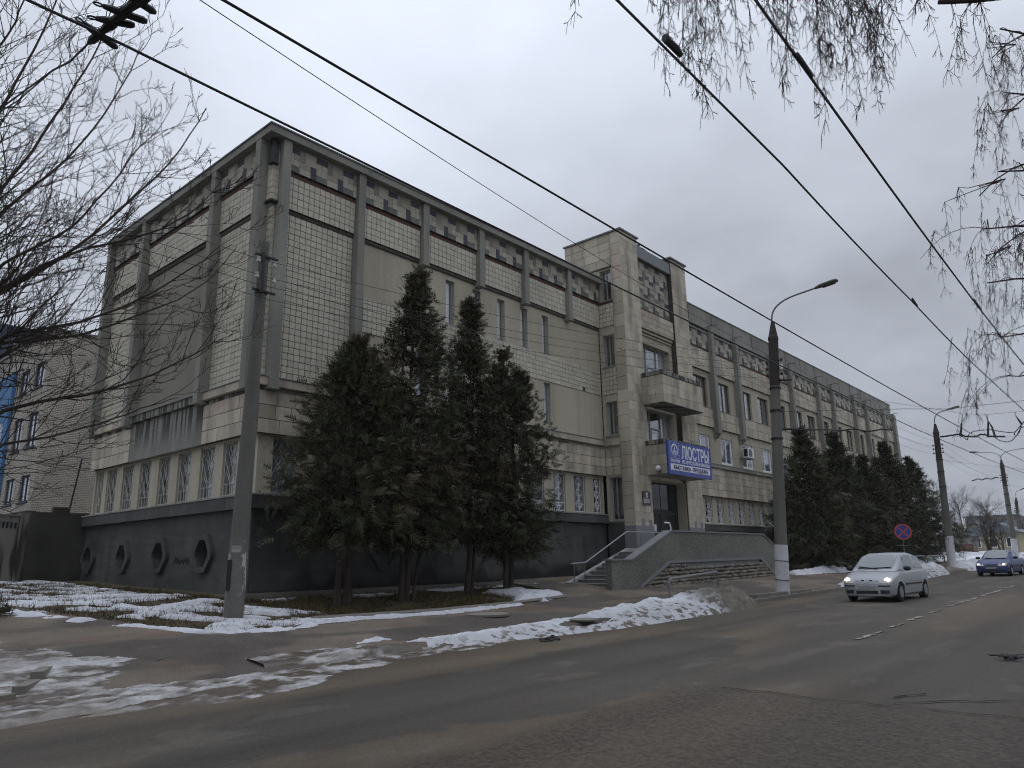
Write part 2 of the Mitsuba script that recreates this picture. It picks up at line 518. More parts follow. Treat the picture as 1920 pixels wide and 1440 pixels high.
# corner strip of tile between the two corner pilasters
cmb = MB()
cmb.box(10.80, 10.925, 19.25, 19.445, 6.7, 15.0)
cmb.box(10.80, 10.925, 19.26, 19.3, 6.7, 15.0)
for k in range(26):
    z = 7.1 + .21 * k
    tile_todo.append((Frame('front', 19.25), 'm_tile', 'tile', 10.80, 10.92, 0, .014, z + .012, z + .198, RNG.random()))
    tile_todo.append((Frame('side', 10.80), 'm_tile', 'tile', 19.26, 19.36, 0, .014, z + .012, z + .198, RNG.random()))
    tile_todo.append((Frame('side', 10.80), 'm_tile', 'tile', 19.37, 19.44, 0, .014, z + .012, z + .198, RNG.random()))
for k in range(8):
    z = 12.7 + .21 * k
    tile_todo.append((Frame('front', 19.16), 'm_tile', 'tile', 10.72, 10.925, -.2, .014, z + .008, z + .202, RNG.random()))
    tile_todo.append((Frame('side', 10.72), 'm_tile', 'tile', 19.16, 19.44, -.1, .014, z + .008, z + .202, RNG.random()))
add('corner_strip', cmb, 'm_grout', B)
mb = MB()
mb.box(10.66, 10.925, 19.1, 19.445, 12.62, 12.68)
add('corner_ledge', mb, 'm_blackmetal', B)
mb = MB()
mb.box(10.62, 10.83, 19.06, 19.3, 13.95, 14.45)
mb.box(10.60, 10.85, 19.04, 19.3, 13.88, 13.95)
mb.box(10.66, 10.8, 19.1, 19.3, 14.45, 14.86)
add('floodlight_box', mb, 'm_blackmetal', B)
# cornice of the left wing
mb = MB()
mb.box(10.40, 28.5, 18.84, 19.4, 14.79, 15.04)
mb.box(10.40, 10.95, 19.4, ye + .1, 14.79, 15.04)
add('cornice', mb, 'm_concrete', B)
mb = MB()
mb.box(10.36, 28.5, 18.80, 19.0, 15.044, 15.09)
mb.box(10.36, 10.56, 19.0, ye + .14, 15.044, 15.09)
add('roof_flashing', mb, 'm_metal', B)
# ------------------------------------------------------------------ tower
PX0, PX1, PX2, PX3 = 28.5, 30.05, 33.45, 35.05
TZ = 17.35
fr = TF
mb = MBw['grout']
for a, b in ((PX0, PX1), (PX2, PX3)):
    TF.box(MBw['grout'], a + .03, b - .03, -.56 if a < 29 else -1.5, -.03, .7, TZ - .05)
    slabs(TF, a, b, 1.95, TZ, -.03, .0, .43, .24, .62, g=.005)
TS.box(MBw['grout'], 17.75, 18.30, -.4, -.03, .7, TZ)
slabs(TS, 17.72, 18.32, 1.95, TZ, -.03, .0, .62, .6, .7, rows=25)
slabs(TS, 18.32, 21.1, 15.62, TZ, -.03, .0, .43, .6, .95)
TS.box(MBw['grout'], 18.3, 21.1, -.3, -.03, 15.55, TZ)
TS.box(MBw['plaster'], 19.2, 21.1, -.3, -.03, 14.9, 15.56)
tw = [(18.40, 19.04, 13.90, 15.50), (18.40, 19.04, 10.58, 12.15), (18.40, 19.04, 7.26, 8.86), (18.36, 19.08, 3.32, 5.30)]
w = holes(rect(18.32, 19.22, 3.2, 15.56), tw)
TS.wall(MBw['plaster'], w, -.3, -.05)
for q in tw:
    win_jobs.append((TS, *q, .20, 'tower'))
tiles(TS, 18.33, 19.16, 12.58, 13.72, -.03)
tiles(TS, 18.33, 19.16, 9.2, 10.5, -.03)
TS.box(MBw['red'], 18.33, 19.1, -.06, -.01, 13.74, 13.86)
slabs(TS, 18.33, 19.18, 5.38, 6.62, -.05, -.01, .42, .4, .5)
slabs(TS, 18.33, 19.05, 6.75, 7.0, -.1, .1, .25, .36, .4, g=.004)
TS.box(MBw['dark'], 18.3, 19.25, -.3, -.06, .4, 3.2)
for z in (13.84, 10.5, 7.18, 3.26):
    TS.box(MBw['concrete'], 18.33, 19.1, -.1, .03, z, z + .05)
# mosaic panel and the grey panel above it
TF.box(MBw['concrete'], PX1, PX2, -.9, -.30, 13.6, 17.05)
mosaic(TF, PX1 + .02, PX2 - .02, 13.86, 16.40, -.27, .212, shift=1.3, rowshift=2.0)
mbp = MB()
TF.box(mbp, PX1 + .01, PX2 - .01, -.4, -.05, 16.44, 17.02)
add('parapet_panel', mbp, 'm_metal', B)
TF.box(MBw['red'], PX1 + .01, PX2 - .01, -.5, -.2, 13.72, 13.85)
TF.box(MBw['grout'], PX1 + .03, PX2 - .03, -.6, -.13, 12.86, 13.7)
slabs(TF, PX1 + .02, PX2 - .02, 12.84, 13.71, -.13, -.10, .29, .3, .62)
for q, (z0, z1, d) in enumerate(((12.74, 12.82, -.09), (12.58, 12.68, -.16), (12.44, 12.52, -.22))):
    TF.box(MBw['plaster'], PX1 + .02 + q * .04, PX2 - .02 - q * .04, -.6, d, z0, z1)
w = holes(rect(PX1, PX2, 5.2, 12.5), [(30.35, 33.15, 8.8, 12.05), (30.35, 33.15, 6.0, 8.72)])
for g in polys(w):
    TF.wall(MBw['plaster'], g, -.7, -.3)
win_jobs.append((TF, 30.35, 33.15, 8.8, 12.05, .5, 'balcony'))
win_jobs.append((TF, 30.35, 33.15, 6.0, 8.72, .5, 'balcony'))
# caps
mb = MB()
mb.box(PX0 - .08, PX1 + .1, 17.64, 18.3, TZ + .01, TZ + .08)
mb.box(PX0 - .08, PX0 + .5, 18.3, 21.15, TZ + .01, TZ + .08)
mb.box(PX2 - .1, PX3 + .08, 17.64, 18.5, TZ + .01, TZ + .08)
mb.box(PX1 + .1, PX2 - .1, 17.78, 18.4, 17.024, 17.06)
add('roof_flashing', mb, 'm_metal', B)
mb = MB()
mb.box(29.6, 35.0, 18.3, 21.1, 14.9, 17.0).box(28.8, 29.596, 19.6, 21.1, 14.9, 17.0)
add('tower_core', mb, 'm_concrete', B)
mb = MB()
mb.box(PX1 + .15, PX1 + .75, 17.95, 18.2, 17.0, 17.18)
mb.box(PX1 + .5, PX1 + .62, 17.9, 18.1, 17.1, 17.3)
mb.tube([(PX1 + .2, 17.9, 17.12), (PX1 + .9, 17.85, 17.1), (PX1 + 1.3, 17.85, 17.05)], .05)
add('roof_lamp', mb, 'm_blackmetal', B)
# painted base of the tower piers with stepped top
for a, b in ((PX0, PX1), (PX2, PX3)):
    pts = [(a, 1.9), (b, 1.9), (b, 3.06), (b - .16, 3.06), (b - .16, 3.34), (b - .42, 3.34), (b - .42, 3.06), (b - .80, 3.06), (b - .80, 3.36), (b - 1.06, 3.36), (b - 1.06, 3.06), (a, 3.06)]
    m_ = MB()
    TF.wall(m_, sg.Polygon(pts), -.02, .012)
    add('painted_dado', m_, 'm_dado', B)
m_ = MB()
TS.box(m_, 17.71, 18.32, -.02, .012, 1.9, 3.06)
add('painted_dado', m_, 'm_dado', B)
# entrance recess
mb = MB()
mb.box(PX1 + .03, PX2 - .03, 17.75, 18.3, 1.8, 1.92)
mb.box(PX1 + .03, PX2 - .03, 17.9, 18.3, 5.26, 5.34)
mb.box(PX1 - .02, PX1 + .02, 17.8, 18.3, 1.92, 5.25)
mb.box(PX2 - .02, PX2 + .02, 17.8, 18.3, 1.92, 5.25)
add('porch_lining', mb, 'm_slab', B, uv=True)
Dk = add('entrance_door', MB().box(PX1 + .03, PX2 - .03, 18.32, 18.4, 1.92, 5.25), 'm_blackmetal', B)
for i in range(4):
    x0 = PX1 + .12 + i * .80
    for z0, z1 in ((2.05, 2.75), (2.85, 3.75)):
        m_ = MB()
        m_.box(x0, x0 + .72, 18.29, 18.305, z0, z0 + .06)
        m_.box(x0, x0 + .72, 18.29, 18.305, z1 - .06, z1)
        m_.box(x0, x0 + .06, 18.29, 18.305, z0 + .06, z1 - .06)
        m_.box(x0 + .66, x0 + .72, 18.29, 18.305, z0 + .06, z1 - .06)
        add('panel_moulding', m_, 'm_brownframe', Dk)
    add('pane', MB().box(x0, x0 + .74, 18.29, 18.312, 3.9, 5.1), 'm_glassback', Dk)
# ------------------------------------------------------------------ right wing
RP = [40.09, 43.55, 49.25, 52.7, 58.4, 61.85, 67.55, 71.0, 76.7, 80.15]
f3, f2, f1 = [], [], []
edges = [35.05] + [v for p in RP for v in (p, p + .39)] + [XE]
bays = [(edges[i], edges[i + 1]) for i in range(0, len(edges) - 1, 2)]
for i, (a, b) in enumerate(bays):
    if b - a < 1:
        continue
    if i == 0:
        f3 += [(37.95, 39.75, 10.25, 12.08)]
    elif i % 2 == 1:
        m = (a + b) / 2
        f3 += [(m - .78, m + .78, 10.25, 12.08)]
    else:
        m = (a + b) / 2
        f3 += [(m - 2.2, m - .55, 10.25, 12.08), (m + .55, m + 2.2, 10.25, 12.08)]
f2 = [(37.95 + 2.98 * i, 37.95 + 2.98 * i + 1.62, 6.98, 8.6) for i in range(15)]
f2 = [q for q in f2 if q[1] < XE - .2]
f1 = [(35.7 + 1.45 * i, 35.7 + 1.45 * i + .86, 3.5, 4.95) for i in range(31)]
f1 = [q for q in f1 if q[1] < XE - .2]
for g in polys(holes(rect(35.05, XE, 8.55, 12.5), f3)):
    FR.wall(MBw['plaster'], g, -.35, -.05)
for g in polys(holes(rect(35.05, XE, 6.85, 8.55 + .1), f2)):
    FR.wall(MBw['plaster'], g, -.35, -.05)
for g in polys(holes(rect(35.05, XE, 3.4, 5.02), f1)):
    FR.wall(MBw['plaster'], g, -.5, -.17)
for q in f3:
    win_jobs.append((FR, *q, .12, 'wood'))
for q in f2:
    win_jobs.append((FR, *q, .07, 'pvc'))
for q in f1:
    win_jobs.append((FR, *q, .26, 'grille2'))
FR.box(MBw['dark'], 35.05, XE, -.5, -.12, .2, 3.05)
slabs(FR, 35.06, XE, 3.05, 3.38, -.1, .11, .36, .9, 1.3, 'm_dark', 'ledge_slab', .003)
FR.box(MBw['concrete'], 35.06, XE, -.2, .14, 3.385, 3.43)
FR.box(MBw['grout'], 35.05, XE, -.3, -.004, 5.0, 6.66)
slabs(FR, 35.06, XE, 5.0, 6.66, 0, .03, .415, .45, .95)
FR.box(MBw['concrete'], 35.06, XE, -.3, .15, 6.67, 6.86)
FR.box(MBw['metal'], 35.06, XE, -.1, .17, 6.864, 6.89)
FR.box(MBw['concrete'], 35.05, XE, -.3, .0, 12.46, 16.38)
FR.box(MBw['metal'], 35.05, XE + .05, -.35, .05, 16.384, 16.43)
for i, (a, b) in enumerate(bays):
    if b - a < .3:
        continue
    FR.box(MBw['grout'], a, b, -.05, .05, 12.46, 13.72)
    slabs(FR, a, b, 12.46, 13.72, .05, .075, .42, .55, 1.15)
    FR.box(MBw['grout'], a, b, -.05, .05, 9.06, 10.16)
    slabs(FR, a, b, 9.06, 10.16, .05, .075, .55, .55, 1.15)
    FR.box(MBw['concrete'], a, b, -.05, .09, 10.165, 10.20)
    FR.box(MBw['red'], a, b, -.05, .07, 13.73, 13.83)
    mosaic(FR, a + .02, b - .02, 13.86, 14.84, .05, .25)
    FR.box(MBw['concrete'], a, b, -.02, .14, 14.86, 14.96)
    FR.box(MBw['concrete'], a, b, -.02, .18, 15.06, 15.14)
for a in RP:
    mb = MB()
    FR.box(mb, a, a + .39, -.04, .34, 8.72, 15.35)
    FR.wall(mb, rect(a, a + .39, 8.5, 8.718), -.04, .10)
    mb.tube([(a + .2, 18.84, 8.74), (a + .2, 19.12, 8.42)], .05, 4)
    pil_parts.append(mb)
    m_ = MB()
    m_.tube([(a + .1, 19.1, 15.38), (a + .15, 18.75, 15.42), (a + .2, 18.45, 15.36)], .025, 4)
    add('bracket', m_, 'm_blackmetal', B)
for mb in pil_parts:
    add('pilaster', mb, 'm_concrete', B)
# parapet joints
mb = MB()
for x in np.arange(38, XE, 2.98):
    mb.box(x, x + .03, 19.18, 19.205, 15.2, 16.38)
add('parapet_joint', mb, 'm_grout', B)
# end wall, back, roof
MBw['concrete'].box(XE, XE + .5, 18.9, 19.5, 3, 15.3)
MBw['plaster'].box(XE - .3, XE, 19.2, 31.6, .2, 16.3)
MBw['plaster'].box(11.0, XE, 31.4, 31.66, .2, 14.9)
mb = MB()
mb.box(10.9, 28.6, 19.3, 31.6, 14.72, 14.9)
mb.box(35.0, XE, 19.3, 31.6, 14.95, 15.1)
mb.box(28.5, 35.05, 21.1, 31.6, 14.8, 15.0)
add('roof', mb, 'm_concrete', B)
# dark rooms behind the glass
mb = MBw['inside']
mb.box(14.2, 80, 22.0, 22.2, .9, 14.7)
mb.box(13.8, 14.0, 22.2, 31.4, .9, 14.7)
for z in (3.35, 6.9, 9.85, 12.9):
    mb.box(11.3, 80.2, 19.56, 22.0, z, z + .08)
    mb.box(11.3, 13.8, 22.0, 31.3, z, z + .08)
for x in (27.9, 36.6, 44, 50, 56, 62, 68, 74):
    mb.box(x, x + .1, 19.7, 22.0, .9, 14.7)
for a, b, c in (('wall', 'plaster', 'm_plaster'), ('grey_panel', 'greyplaster', 'm_greyplaster'), ('concrete_band', 'concrete', 'm_concrete'), ('plinth', 'dark', 'm_dark'), ('mortar_bed', 'grout', 'm_grout'), ('red_band', 'red', 'm_red'), ('stained_band', 'stained', 'm_stained'), ('metal_trim', 'metal', 'm_metal'), ('room_partition', 'inside', 'm_inside')):  # grout mesh also holds the dark shadow strips under the tile band
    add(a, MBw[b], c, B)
flush([q for q in slab_todo if q[2] == 'facing_slab'], 'facing_slabs', 300, 'beige stone facing slabs farther along the walls')
flush([q for q in slab_todo if q[2] == 'plinth_slab'], 'plinth_slabs', 120, 'dark painted plinth slabs')
flush([q for q in slab_todo if q[2] == 'ledge_slab'], 'ledge_slabs', 70, 'dark ledge slabs along the right wing')
flush(tile_todo, 'tiling', 300, 'small square beige wall tiles')
flush(mosaic_todo, 'mosaic', 300, 'mosaic tiles in blue, grey and beige')
# windows in the plinth: eight-sided concrete rings
for fr_, cs in ((SD, SHEX), (FR, [(15.62, 1.98), (21.7, 1.98)])):
    for c, z in cs:
        m_ = MB()
        fr_.wall(m_, octo(c, z, .60, .56).difference(octo(c, z, .41, .40)), -.10, .03)
        k = add('porthole_surround', m_, 'm_dark', B)
        m_ = MB()
        fr_.wall(m_, octo(c, z, .42, .43), -.47, -.45)
        add('pane', m_, 'm_glassback', k)
mat('m_grille', (.42, .41, .38), .6, .4)
# ------------------------------------------------------------------ windows


def window(fr, u0, u1, z0, z1, rec, kind):
    d = -.05 - rec
    W, H = u1 - u0, z1 - z0
    mb = MB()
    t = {'slit': .05, 'grille': .055, 'grille2': .055, 'tower': .06, 'balcony': .07, 'wood': .05, 'pvc': .14}[kind]
    m = {'slit': 'm_greyframe', 'grille': 'm_greyframe', 'grille2': 'm_white', 'tower': 'm_greyframe', 'balcony': 'm_greyframe', 'wood': 'm_brownframe', 'pvc': 'm_white'}[kind]
    e = .004
    a0, a1, b0, b1 = u0 + e, u1 - e, z0 + e, z1 - e
    fr.box(mb, a0, a1, d - .06, d, b0, b0 + t)
    fr.box(mb, a0, a1, d - .06, d, b1 - t, b1)
    fr.box(mb, a0, a0 + t, d - .06, d, b0 + t, b1 - t)
    fr.box(mb, a1 - t, a1, d - .06, d, b0 + t, b1 - t)
    if kind == 'tower':
        fr.box(mb, a0 + W * .55, a0 + W * .55 + t * .8, d - .06, d, b0 + t, b1 - t)
    if kind == 'balcony':
        for q in (.30, .66):
            fr.box(mb, u0 + W * q - .04, u0 + W * q + .04, d - .06, d + .004, b0 + t, b1 - t)
        fr.box(mb, u0 + W * .30 + .04, u0 + W * .66 - .04, d - .06, d + .002, z0 + H * .66, z0 + H * .66 + .08)
        for q in (.30 * W + .09, .66 * W - .13):
            fr.box(mb, u0 + q, u0 + q + .05, d - .05, d - .004, b0 + t, z0 + H * .66)
    if kind == 'wood':
        fr.box(mb, u0 + W * .5 - .03, u0 + W * .5 + .03, d - .06, d + .002, b0 + t, b1 - t)
    if kind == 'pvc':
        q = .33 if RNG.random() < .7 else .5
        fr.box(mb, u0 + W * q - .05, u0 + W * q + .05, d - .06, d + .002, b0 + t, b1 - t)
    k = add('window', mb, m, B)
    g = MB()
    P = [fr.p(a, d - .03, z) for a, z in ((a0 + t * .5, b0 + t * .5), (a1 - t * .5, b0 + t * .5), (a1 - t * .5, b1 - t * .5), (a0 + t * .5, b1 - t * .5))]
    g.add(P, [[0, 1, 2], [0, 2, 3]])
    if kind in ('wood', 'pvc', 'balcony', 'slit', 'tower'):
        n_ = np.array(fr.p(0, 0, 0)) - np.array(fr.p(0, .035, 0))
        g.add(np.array(P) + n_, [[0, 1, 2], [0, 2, 3]])
    add('pane', g, 'm_pane', k)
    # curtains: wavy sheets behind the glass
    def curtain(p0, p1, q0, q1, mt, amp=.03):
        n = max(6, int((p1 - p0) / .05))
        us = np.linspace(p0, p1, n)
        dd = d - .16 + amp * np.sin(us * 38 + RNG.uniform(0, 6)) + .4 * amp * np.sin(us * 91)
        top = [fr.p(a, b, q1) for a, b in zip(us, dd)]
        bot = [fr.p(a, b, q0) for a, b in zip(us, dd)]
        f = [[i, i + 1, n + i + 1, n + i] for i in range(n - 1)]
        add('curtain', MB().add(np.array(bot + top), np.array(f)), mt, k)
    r = RNG.random()
    if kind == 'slit':
        curtain(a0, a1, b0, b1, 'm_darkcurtain' if r < .35 else 'm_curtain')
    elif kind in ('wood',):
        curtain(a0, a0 + W * RNG.uniform(.3, .5), b0, b1, 'm_curtain' if r > .3 else 'm_darkcurtain')
        curtain(a1 - W * RNG.uniform(.35, .5), a1, b0, b1, 'm_darkcurtain' if r < .5 else 'm_curtain')
    elif kind == 'pvc':
        if r < .8:
            curtain(a0 + W * .3, a1, b0, b1, 'm_darkcurtain')
    elif kind == 'balcony':
        curtain(a0, a0 + W * .28, b0, b1, 'm_curtain')
        curtain(a1 - W * .25, a1, b0, b1, 'm_curtain')
        curtain(a0 + W * .34, a0 + W * .6, b0, b0 + H * .6, 'm_curtain')
    elif kind in ('grille', 'grille2') and r < .5:
        curtain(a0, a1, b0, b1, 'm_darkcurtain')
    # sills
    if kind in ('slit', 'wood', 'tower'):
        s = MB()
        fr.box(s, u0 - .04, u1 + .04, d + .004, -.01, z0 - .035, z0 - .003)
        add('sill', s, 'm_metal', k)
    # grilles
    if kind.startswith('grille'):
        s = MB()
        dg = d + .07
        x = lambda a, z: fr.p(u0 + a * W, dg, z0 + z * H)
        R = .014
        for a in (.03, .97):
            s.tube([x(a, .01), x(a, .99)], R, 4)
        for z in (.02, .22, .98):
            s.tube([x(.03, z), x(.97, z)], R, 4)
        if fr is SD or u0 < 20:
            for c in (.27, .5, .73):
                s.tube([x(c, .02), x(c, .22)], R, 4)
            for sgn in (1, -1):
                for c in (.5, .5 + sgn * .47):
                    s.tube([x(c, .22), x(np.clip(c + sgn * .24, .03, .97), .42), x(np.clip(c - sgn * .02, .03, .97), .60), x(np.clip(c + sgn * .22, .03, .97), .80), x(c, .98)], R, 4)
                    s.tube([x(c, .30), x(np.clip(c - sgn * .22, .03, .97), .52), x(np.clip(c + sgn * .05, .03, .97), .74), x(np.clip(c - sgn * .2, .03, .97), .95)], R, 4)
        else:
            s.tube([x(.5, .02), x(.5, .98)], R, 4)
            for zc in (.2, .5, .8):
                for sgn in (1, -1):
                    an = np.linspace(0, 1.7 * np.pi, 12)
                    rr = np.linspace(.34, .08, 12)
                    s.tube([x(.5 + sgn * (.36 * math.sin(q) * w_ / .34 * .9), zc + .13 * math.cos(q) * w_ / .34) for q, w_ in zip(an, rr)], R * .9, 4)
                    s.tube([x(.5, zc - .14), x(.5 + sgn * .3, zc - .02), x(.5, zc + .14)], R, 4)
        add('grille', s, 'm_white' if kind == 'grille2' or (fr is FR and u0 > 20) else 'm_grille', k)


for job in win_jobs:
    window(*job)
# ------------------------------------------------------------------ balconies, sign and small things of the entrance


def balcony(z0, z1, stain):
    x0, x1, y0, y1 = 29.74, 33.72, 16.6, 17.72
    k = add('balcony', MB().box(x0 + .03, x1 - .03, y0 + .03, y1 - .01, z0, z0 + .16), 'm_stained', B)
    m_ = MB()
    m_.box(x0 + .03, x1 - .03, y0 + .03, y0 + .12, z0 + .163, z1 - .2)
    m_.box(x0 + .03, x0 + .12, y0 + .123, y1 - .01, z0 + .163, z1 - .2)
    m_.box(x1 - .12, x1 - .03, y0 + .123, y1 - .01, z0 + .163, z1 - .2)
    add('parapet', m_, 'm_grout', k)
    m_ = MB()
    m_.box(x0 - .03, x1 + .03, y0 - .03, y0 + .16, z1 - .2, z1)
    m_.box(x0 - .03, x0 + .16, y0 + .163, y1 - .01, z1 - .2, z1)
    m_.box(x1 - .16, x1 + .03, y0 + .163, y1 - .01, z1 - .2, z1)
    add('coping', m_, 'm_stained', k)
    hs = [z0 + .02, z0 + .02 + (z1 - z0 - .26) * .32, z0 + .02 + (z1 - z0 - .26) * .66, z1 - .22]
    for r in range(3):
        u = x0
        while u < x1 - .01:
            e = min(x1, u + RNG.uniform(.42, .56))
            if x1 - e < .2:
                e = x1
            block(k, 'slab', 'm_slab', u + .006, e - .006, y0 - RNG.uniform(0, .006), y0 + .03, hs[r] + .006, hs[r + 1] - .006)
            u = e
        u = y0 + .03
        while u < y1 - .02:
            e = min(y1 - .01, u + RNG.uniform(.34, .42))
            block(k, 'slab', 'm_slab', x0 - RNG.uniform(0, .006), x0 + .03, u + .006, e - .006, hs[r] + .006, hs[r + 1] - .006)
            block(k, 'slab', 'm_slab', x1 - .03, x1 + .004, u + .006, e - .006, hs[r] + .006, hs[r + 1] - .006)
            u = e
    return k


balcony(8.70, 10.26, True)
balcony(5.36, 6.98, False)
mat('m_signblue', (.035, .06, .30), .35, .5)
mat('m_signwhite', (.68, .70, .76), .4, .4)
mat('m_signnavy', (.03, .035, .12), .4, .4)
S_ = thing('shop_sign', 'blue billboard with white Cyrillic lettering fixed to the lower balcony over the entrance', 'sign')
sx0, sx1, sy, sz0, sz1 = 29.50, 33.62, 16.42, 5.34, 6.84
add('board', MB().box(sx0, sx1, sy, sy + .08, sz0, sz1), 'm_signblue', S_)
add('frame', MB().box(sx0 - .03, sx0, sy - .01, sy + .09, sz0, sz1).box(sx1, sx1 + .03, sy - .01, sy + .09, sz0, sz1).box(sx0 - .03, sx1 + .03, sy - .01, sy + .09, sz1, sz1 + .025).box(sx0 - .03, sx1 + .03, sy - .01, sy + .09, sz0 - .025, sz0), 'm_signblue', S_)
add('bracket', MB().box(sx0 + .4, sx0 + .46, sy + .09, 16.64, 5.8, 5.86).box(sx1 - .5, sx1 - .44, sy + .09, 16.64, 5.8, 5.86).box(sx0 + .4, sx0 + .46, sy + .09, 16.64, 6.5, 6.56).box(sx1 - .5, sx1 - .44, sy + .09, 16.64, 6.5, 6.56), 'm_blackmetal', S_)


def text_on(parent, name, s, x0, x1, z0, h, y, mt, bold=True, fr=None):
    m = meshkit.text_mesh(s, 1.0, .012, bold)
    v = np.array(m.vertices)
    v[:, 0] = (v[:, 0] - v[:, 0].min()) / np.ptp(v[:, 0]) * (x1 - x0) + x0
    w_ = np.stack([v[:, 0], y - v[:, 2], z0 + v[:, 1] * h], 1)
    return add(name, (w_, m.faces), mt, parent)


SH = sz1 - sz0
strip = (sx0 + .14, sx1 - .14, sz0 + .17, sz0 + .47)
add('white_panel', MB().box(strip[0], strip[1], sy - .006, sy - .001, strip[2], strip[3]), 'm_signwhite', S_)
text_on(S_, 'lettering', 'ЛЮСТРЫ', sx0 + 1.22, sx1 - .16, sz0 + .77, .60, sy, 'm_signwhite')
text_on(S_, 'lettering', 'ИЗ ХРУСТАЛЯ И БРОНЗЫ', sx0 + 1.24, sx1 - .15, sz0 + .54, .155, sy, 'm_signwhite')
text_on(S_, 'lettering', 'ВЫСТАВКА-ПРОДАЖА', sx0 + .42, sx1 - .38, sz0 + .225, .185, sy - .006, 'm_signnavy')
text_on(S_, 'lettering', 'ПЕРАСТОВИ', sx0 + .17, sx0 + .99, sz0 + .55, .12, sy, 'm_signwhite')
cx, cz = sx0 + .58, sz0 + 1.10
lg = MB()


def ring(mb, c, z, r0, r1, a0, a1, y0, y1, sq=1.0, n=28):
    an = np.linspace(a0, a1, n)
    out = [(c + r1 * sq * math.cos(a), z + r1 * math.sin(a)) for a in an]
    inn = [(c + r0 * sq * math.cos(a), z + r0 * math.sin(a)) for a in an[::-1]]
    m = trimesh.creation.extrude_polygon(sg.Polygon(out + inn).buffer(0), y1 - y0, engine='earcut')
    v = np.array(m.vertices)
    mb.add(np.stack([v[:, 0], y0 + v[:, 2], v[:, 1]], 1), m.faces)


disc = sg.Point(cx, cz).buffer(.30)
cut = sg.Point(cx, cz - .03).buffer(.25)
m = trimesh.creation.extrude_polygon(disc.difference(cut), .008, engine='earcut')
v = np.array(m.vertices)
lg.add(np.stack([v[:, 0], sy - v[:, 2], v[:, 1]], 1), m.faces)
for r0, r1 in ((.185, .215), (.115, .145), (.05, .075)):
    ring(lg, cx, cz, r0, r1, math.radians(190), math.radians(350), sy - .008, sy)
drop = sg.Polygon([(cx, cz + .19), (cx + .05, cz + .05), (cx + .045, cz - .01), (cx, cz - .04), (cx - .045, cz - .01), (cx - .05, cz + .05)])
m = trimesh.creation.extrude_polygon(drop, .008, engine='earcut')
v = np.array(m.vertices)
lg.add(np.stack([v[:, 0], sy - v[:, 2], v[:, 1]], 1), m.faces)
for a in ((cx - .40, cx - .39, cz - .36, cz + .36), (cx + .39, cx + .40, cz - .36, cz + .36), (cx - .40, cx + .40, cz + .35, cz + .36), (cx - .40, cx + .40, cz - .36, cz - .35)):
    lg.box(a[0], a[1], sy - .005, sy, a[2], a[3])
add('emblem', lg, 'm_signwhite', S_)
# lantern under the lower balcony, plaque, paper, bell box
L_ = thing('wall_lamp', 'round white lamp on the side of the lower balcony', 'lamp')
m = trimesh.creation.icosphere(3, .13)
m.apply_translation((29.60, 17.05, 5.62))
add('globe', m, 'm_white', L_, smooth=True)
add('base', MB().tube([(29.75, 17.05, 5.62), (29.68, 17.05, 5.62)], .09, 12), 'm_metal', L_)
Q_ = thing('wall_plaque', 'small dark red plaque with a white emblem beside the entrance', 'plaque')
mat('m_maroon', (.035, .012, .012), .3, .5)
px0, px1, pz0, pz1 = 29.15, 29.82, 3.98, 4.62
add('plate', MB().box(px0, px1, 17.68, 17.715, pz0, pz1), 'm_maroon', Q_)
e_ = MB()
e_.box(px0 + .27, px0 + .42, 17.672, 17.68, pz0 + .48, pz0 + .57).box(px0 + .30, px0 + .39, 17.672, 17.68, pz0 + .38, pz0 + .48).box(px0 + .26, px0 + .43, 17.672, 17.68, pz0 + .35, pz0 + .38)
add('emblem', e_, 'm_signwhite', Q_)
e_ = MB()
for zz in (.10, .17, .24):
    x = px0 + .06
    while x < px1 - .08:
        ww = RNG.uniform(.02, .035)
        e_.box(x, x + ww * .4, 17.672, 17.68, pz0 + zz, pz0 + zz + .05)
        e_.box(x + ww * .4, x + ww, 17.672, 17.68, pz0 + zz + RNG.choice([0, .02, .038]), pz0 + zz + .05 * RNG.choice([.5, .8, 1]))
        x += ww + .012
add('lettering', e_, 'm_signwhite', Q_)
tag(add('paper_notice', MB().box(31.0, 31.22, 18.27, 18.274, 2.85, 3.18), 'm_signwhite'), 'white sheet of paper stuck to the dark entrance door', 'notice')
A_ = thing('air_conditioner', 'white box of an air conditioner bracketed between two second-floor windows', 'air conditioner')
ax0, az0 = 43.35, 7.55
add('case', MB().box(ax0, ax0 + .85, 18.62, 18.95, az0, az0 + .62), 'm_white', A_)
add('fan_grille', MB().tube([(ax0 + .32, 18.605, az0 + .31), (ax0 + .32, 18.62, az0 + .31)], .25, 20), 'm_metal', A_)
add('side_vent', MB().box(ax0 - .008, ax0 - .001, 18.66, 18.90, az0 + .08, az0 + .54), 'm_blackmetal', A_)
add('bracket', MB().box(ax0 + .05, ax0 + .1, 18.6, 19.2, az0 - .06, az0 - .004).box(ax0 + .7, ax0 + .75, 18.6, 19.2, az0 - .06, az0 - .004), 'm_metal', A_)
# ------------------------------------------------------------------ the entrance stairs


def f_pebbledash(p, n, uv):
    a = fbm(p.x * .9, p.z * .9, 3.0, 3)
    g = noise(p.x * 42, p.y * 42, p.z * 42)
    b = noise(p.x * 17, p.y * 17, p.z * 17)
    return C(.225, .222, .195) * ((.6 + .5 * a) * (.55 + .6 * g) * (.75 + .5 * b))


def f_pebblebump(p, n, uv):
    return noise(p.x * 36, p.y * 36, p.z * 36) + .6 * noise(p.x * 17, p.y * 17, p.z * 17)


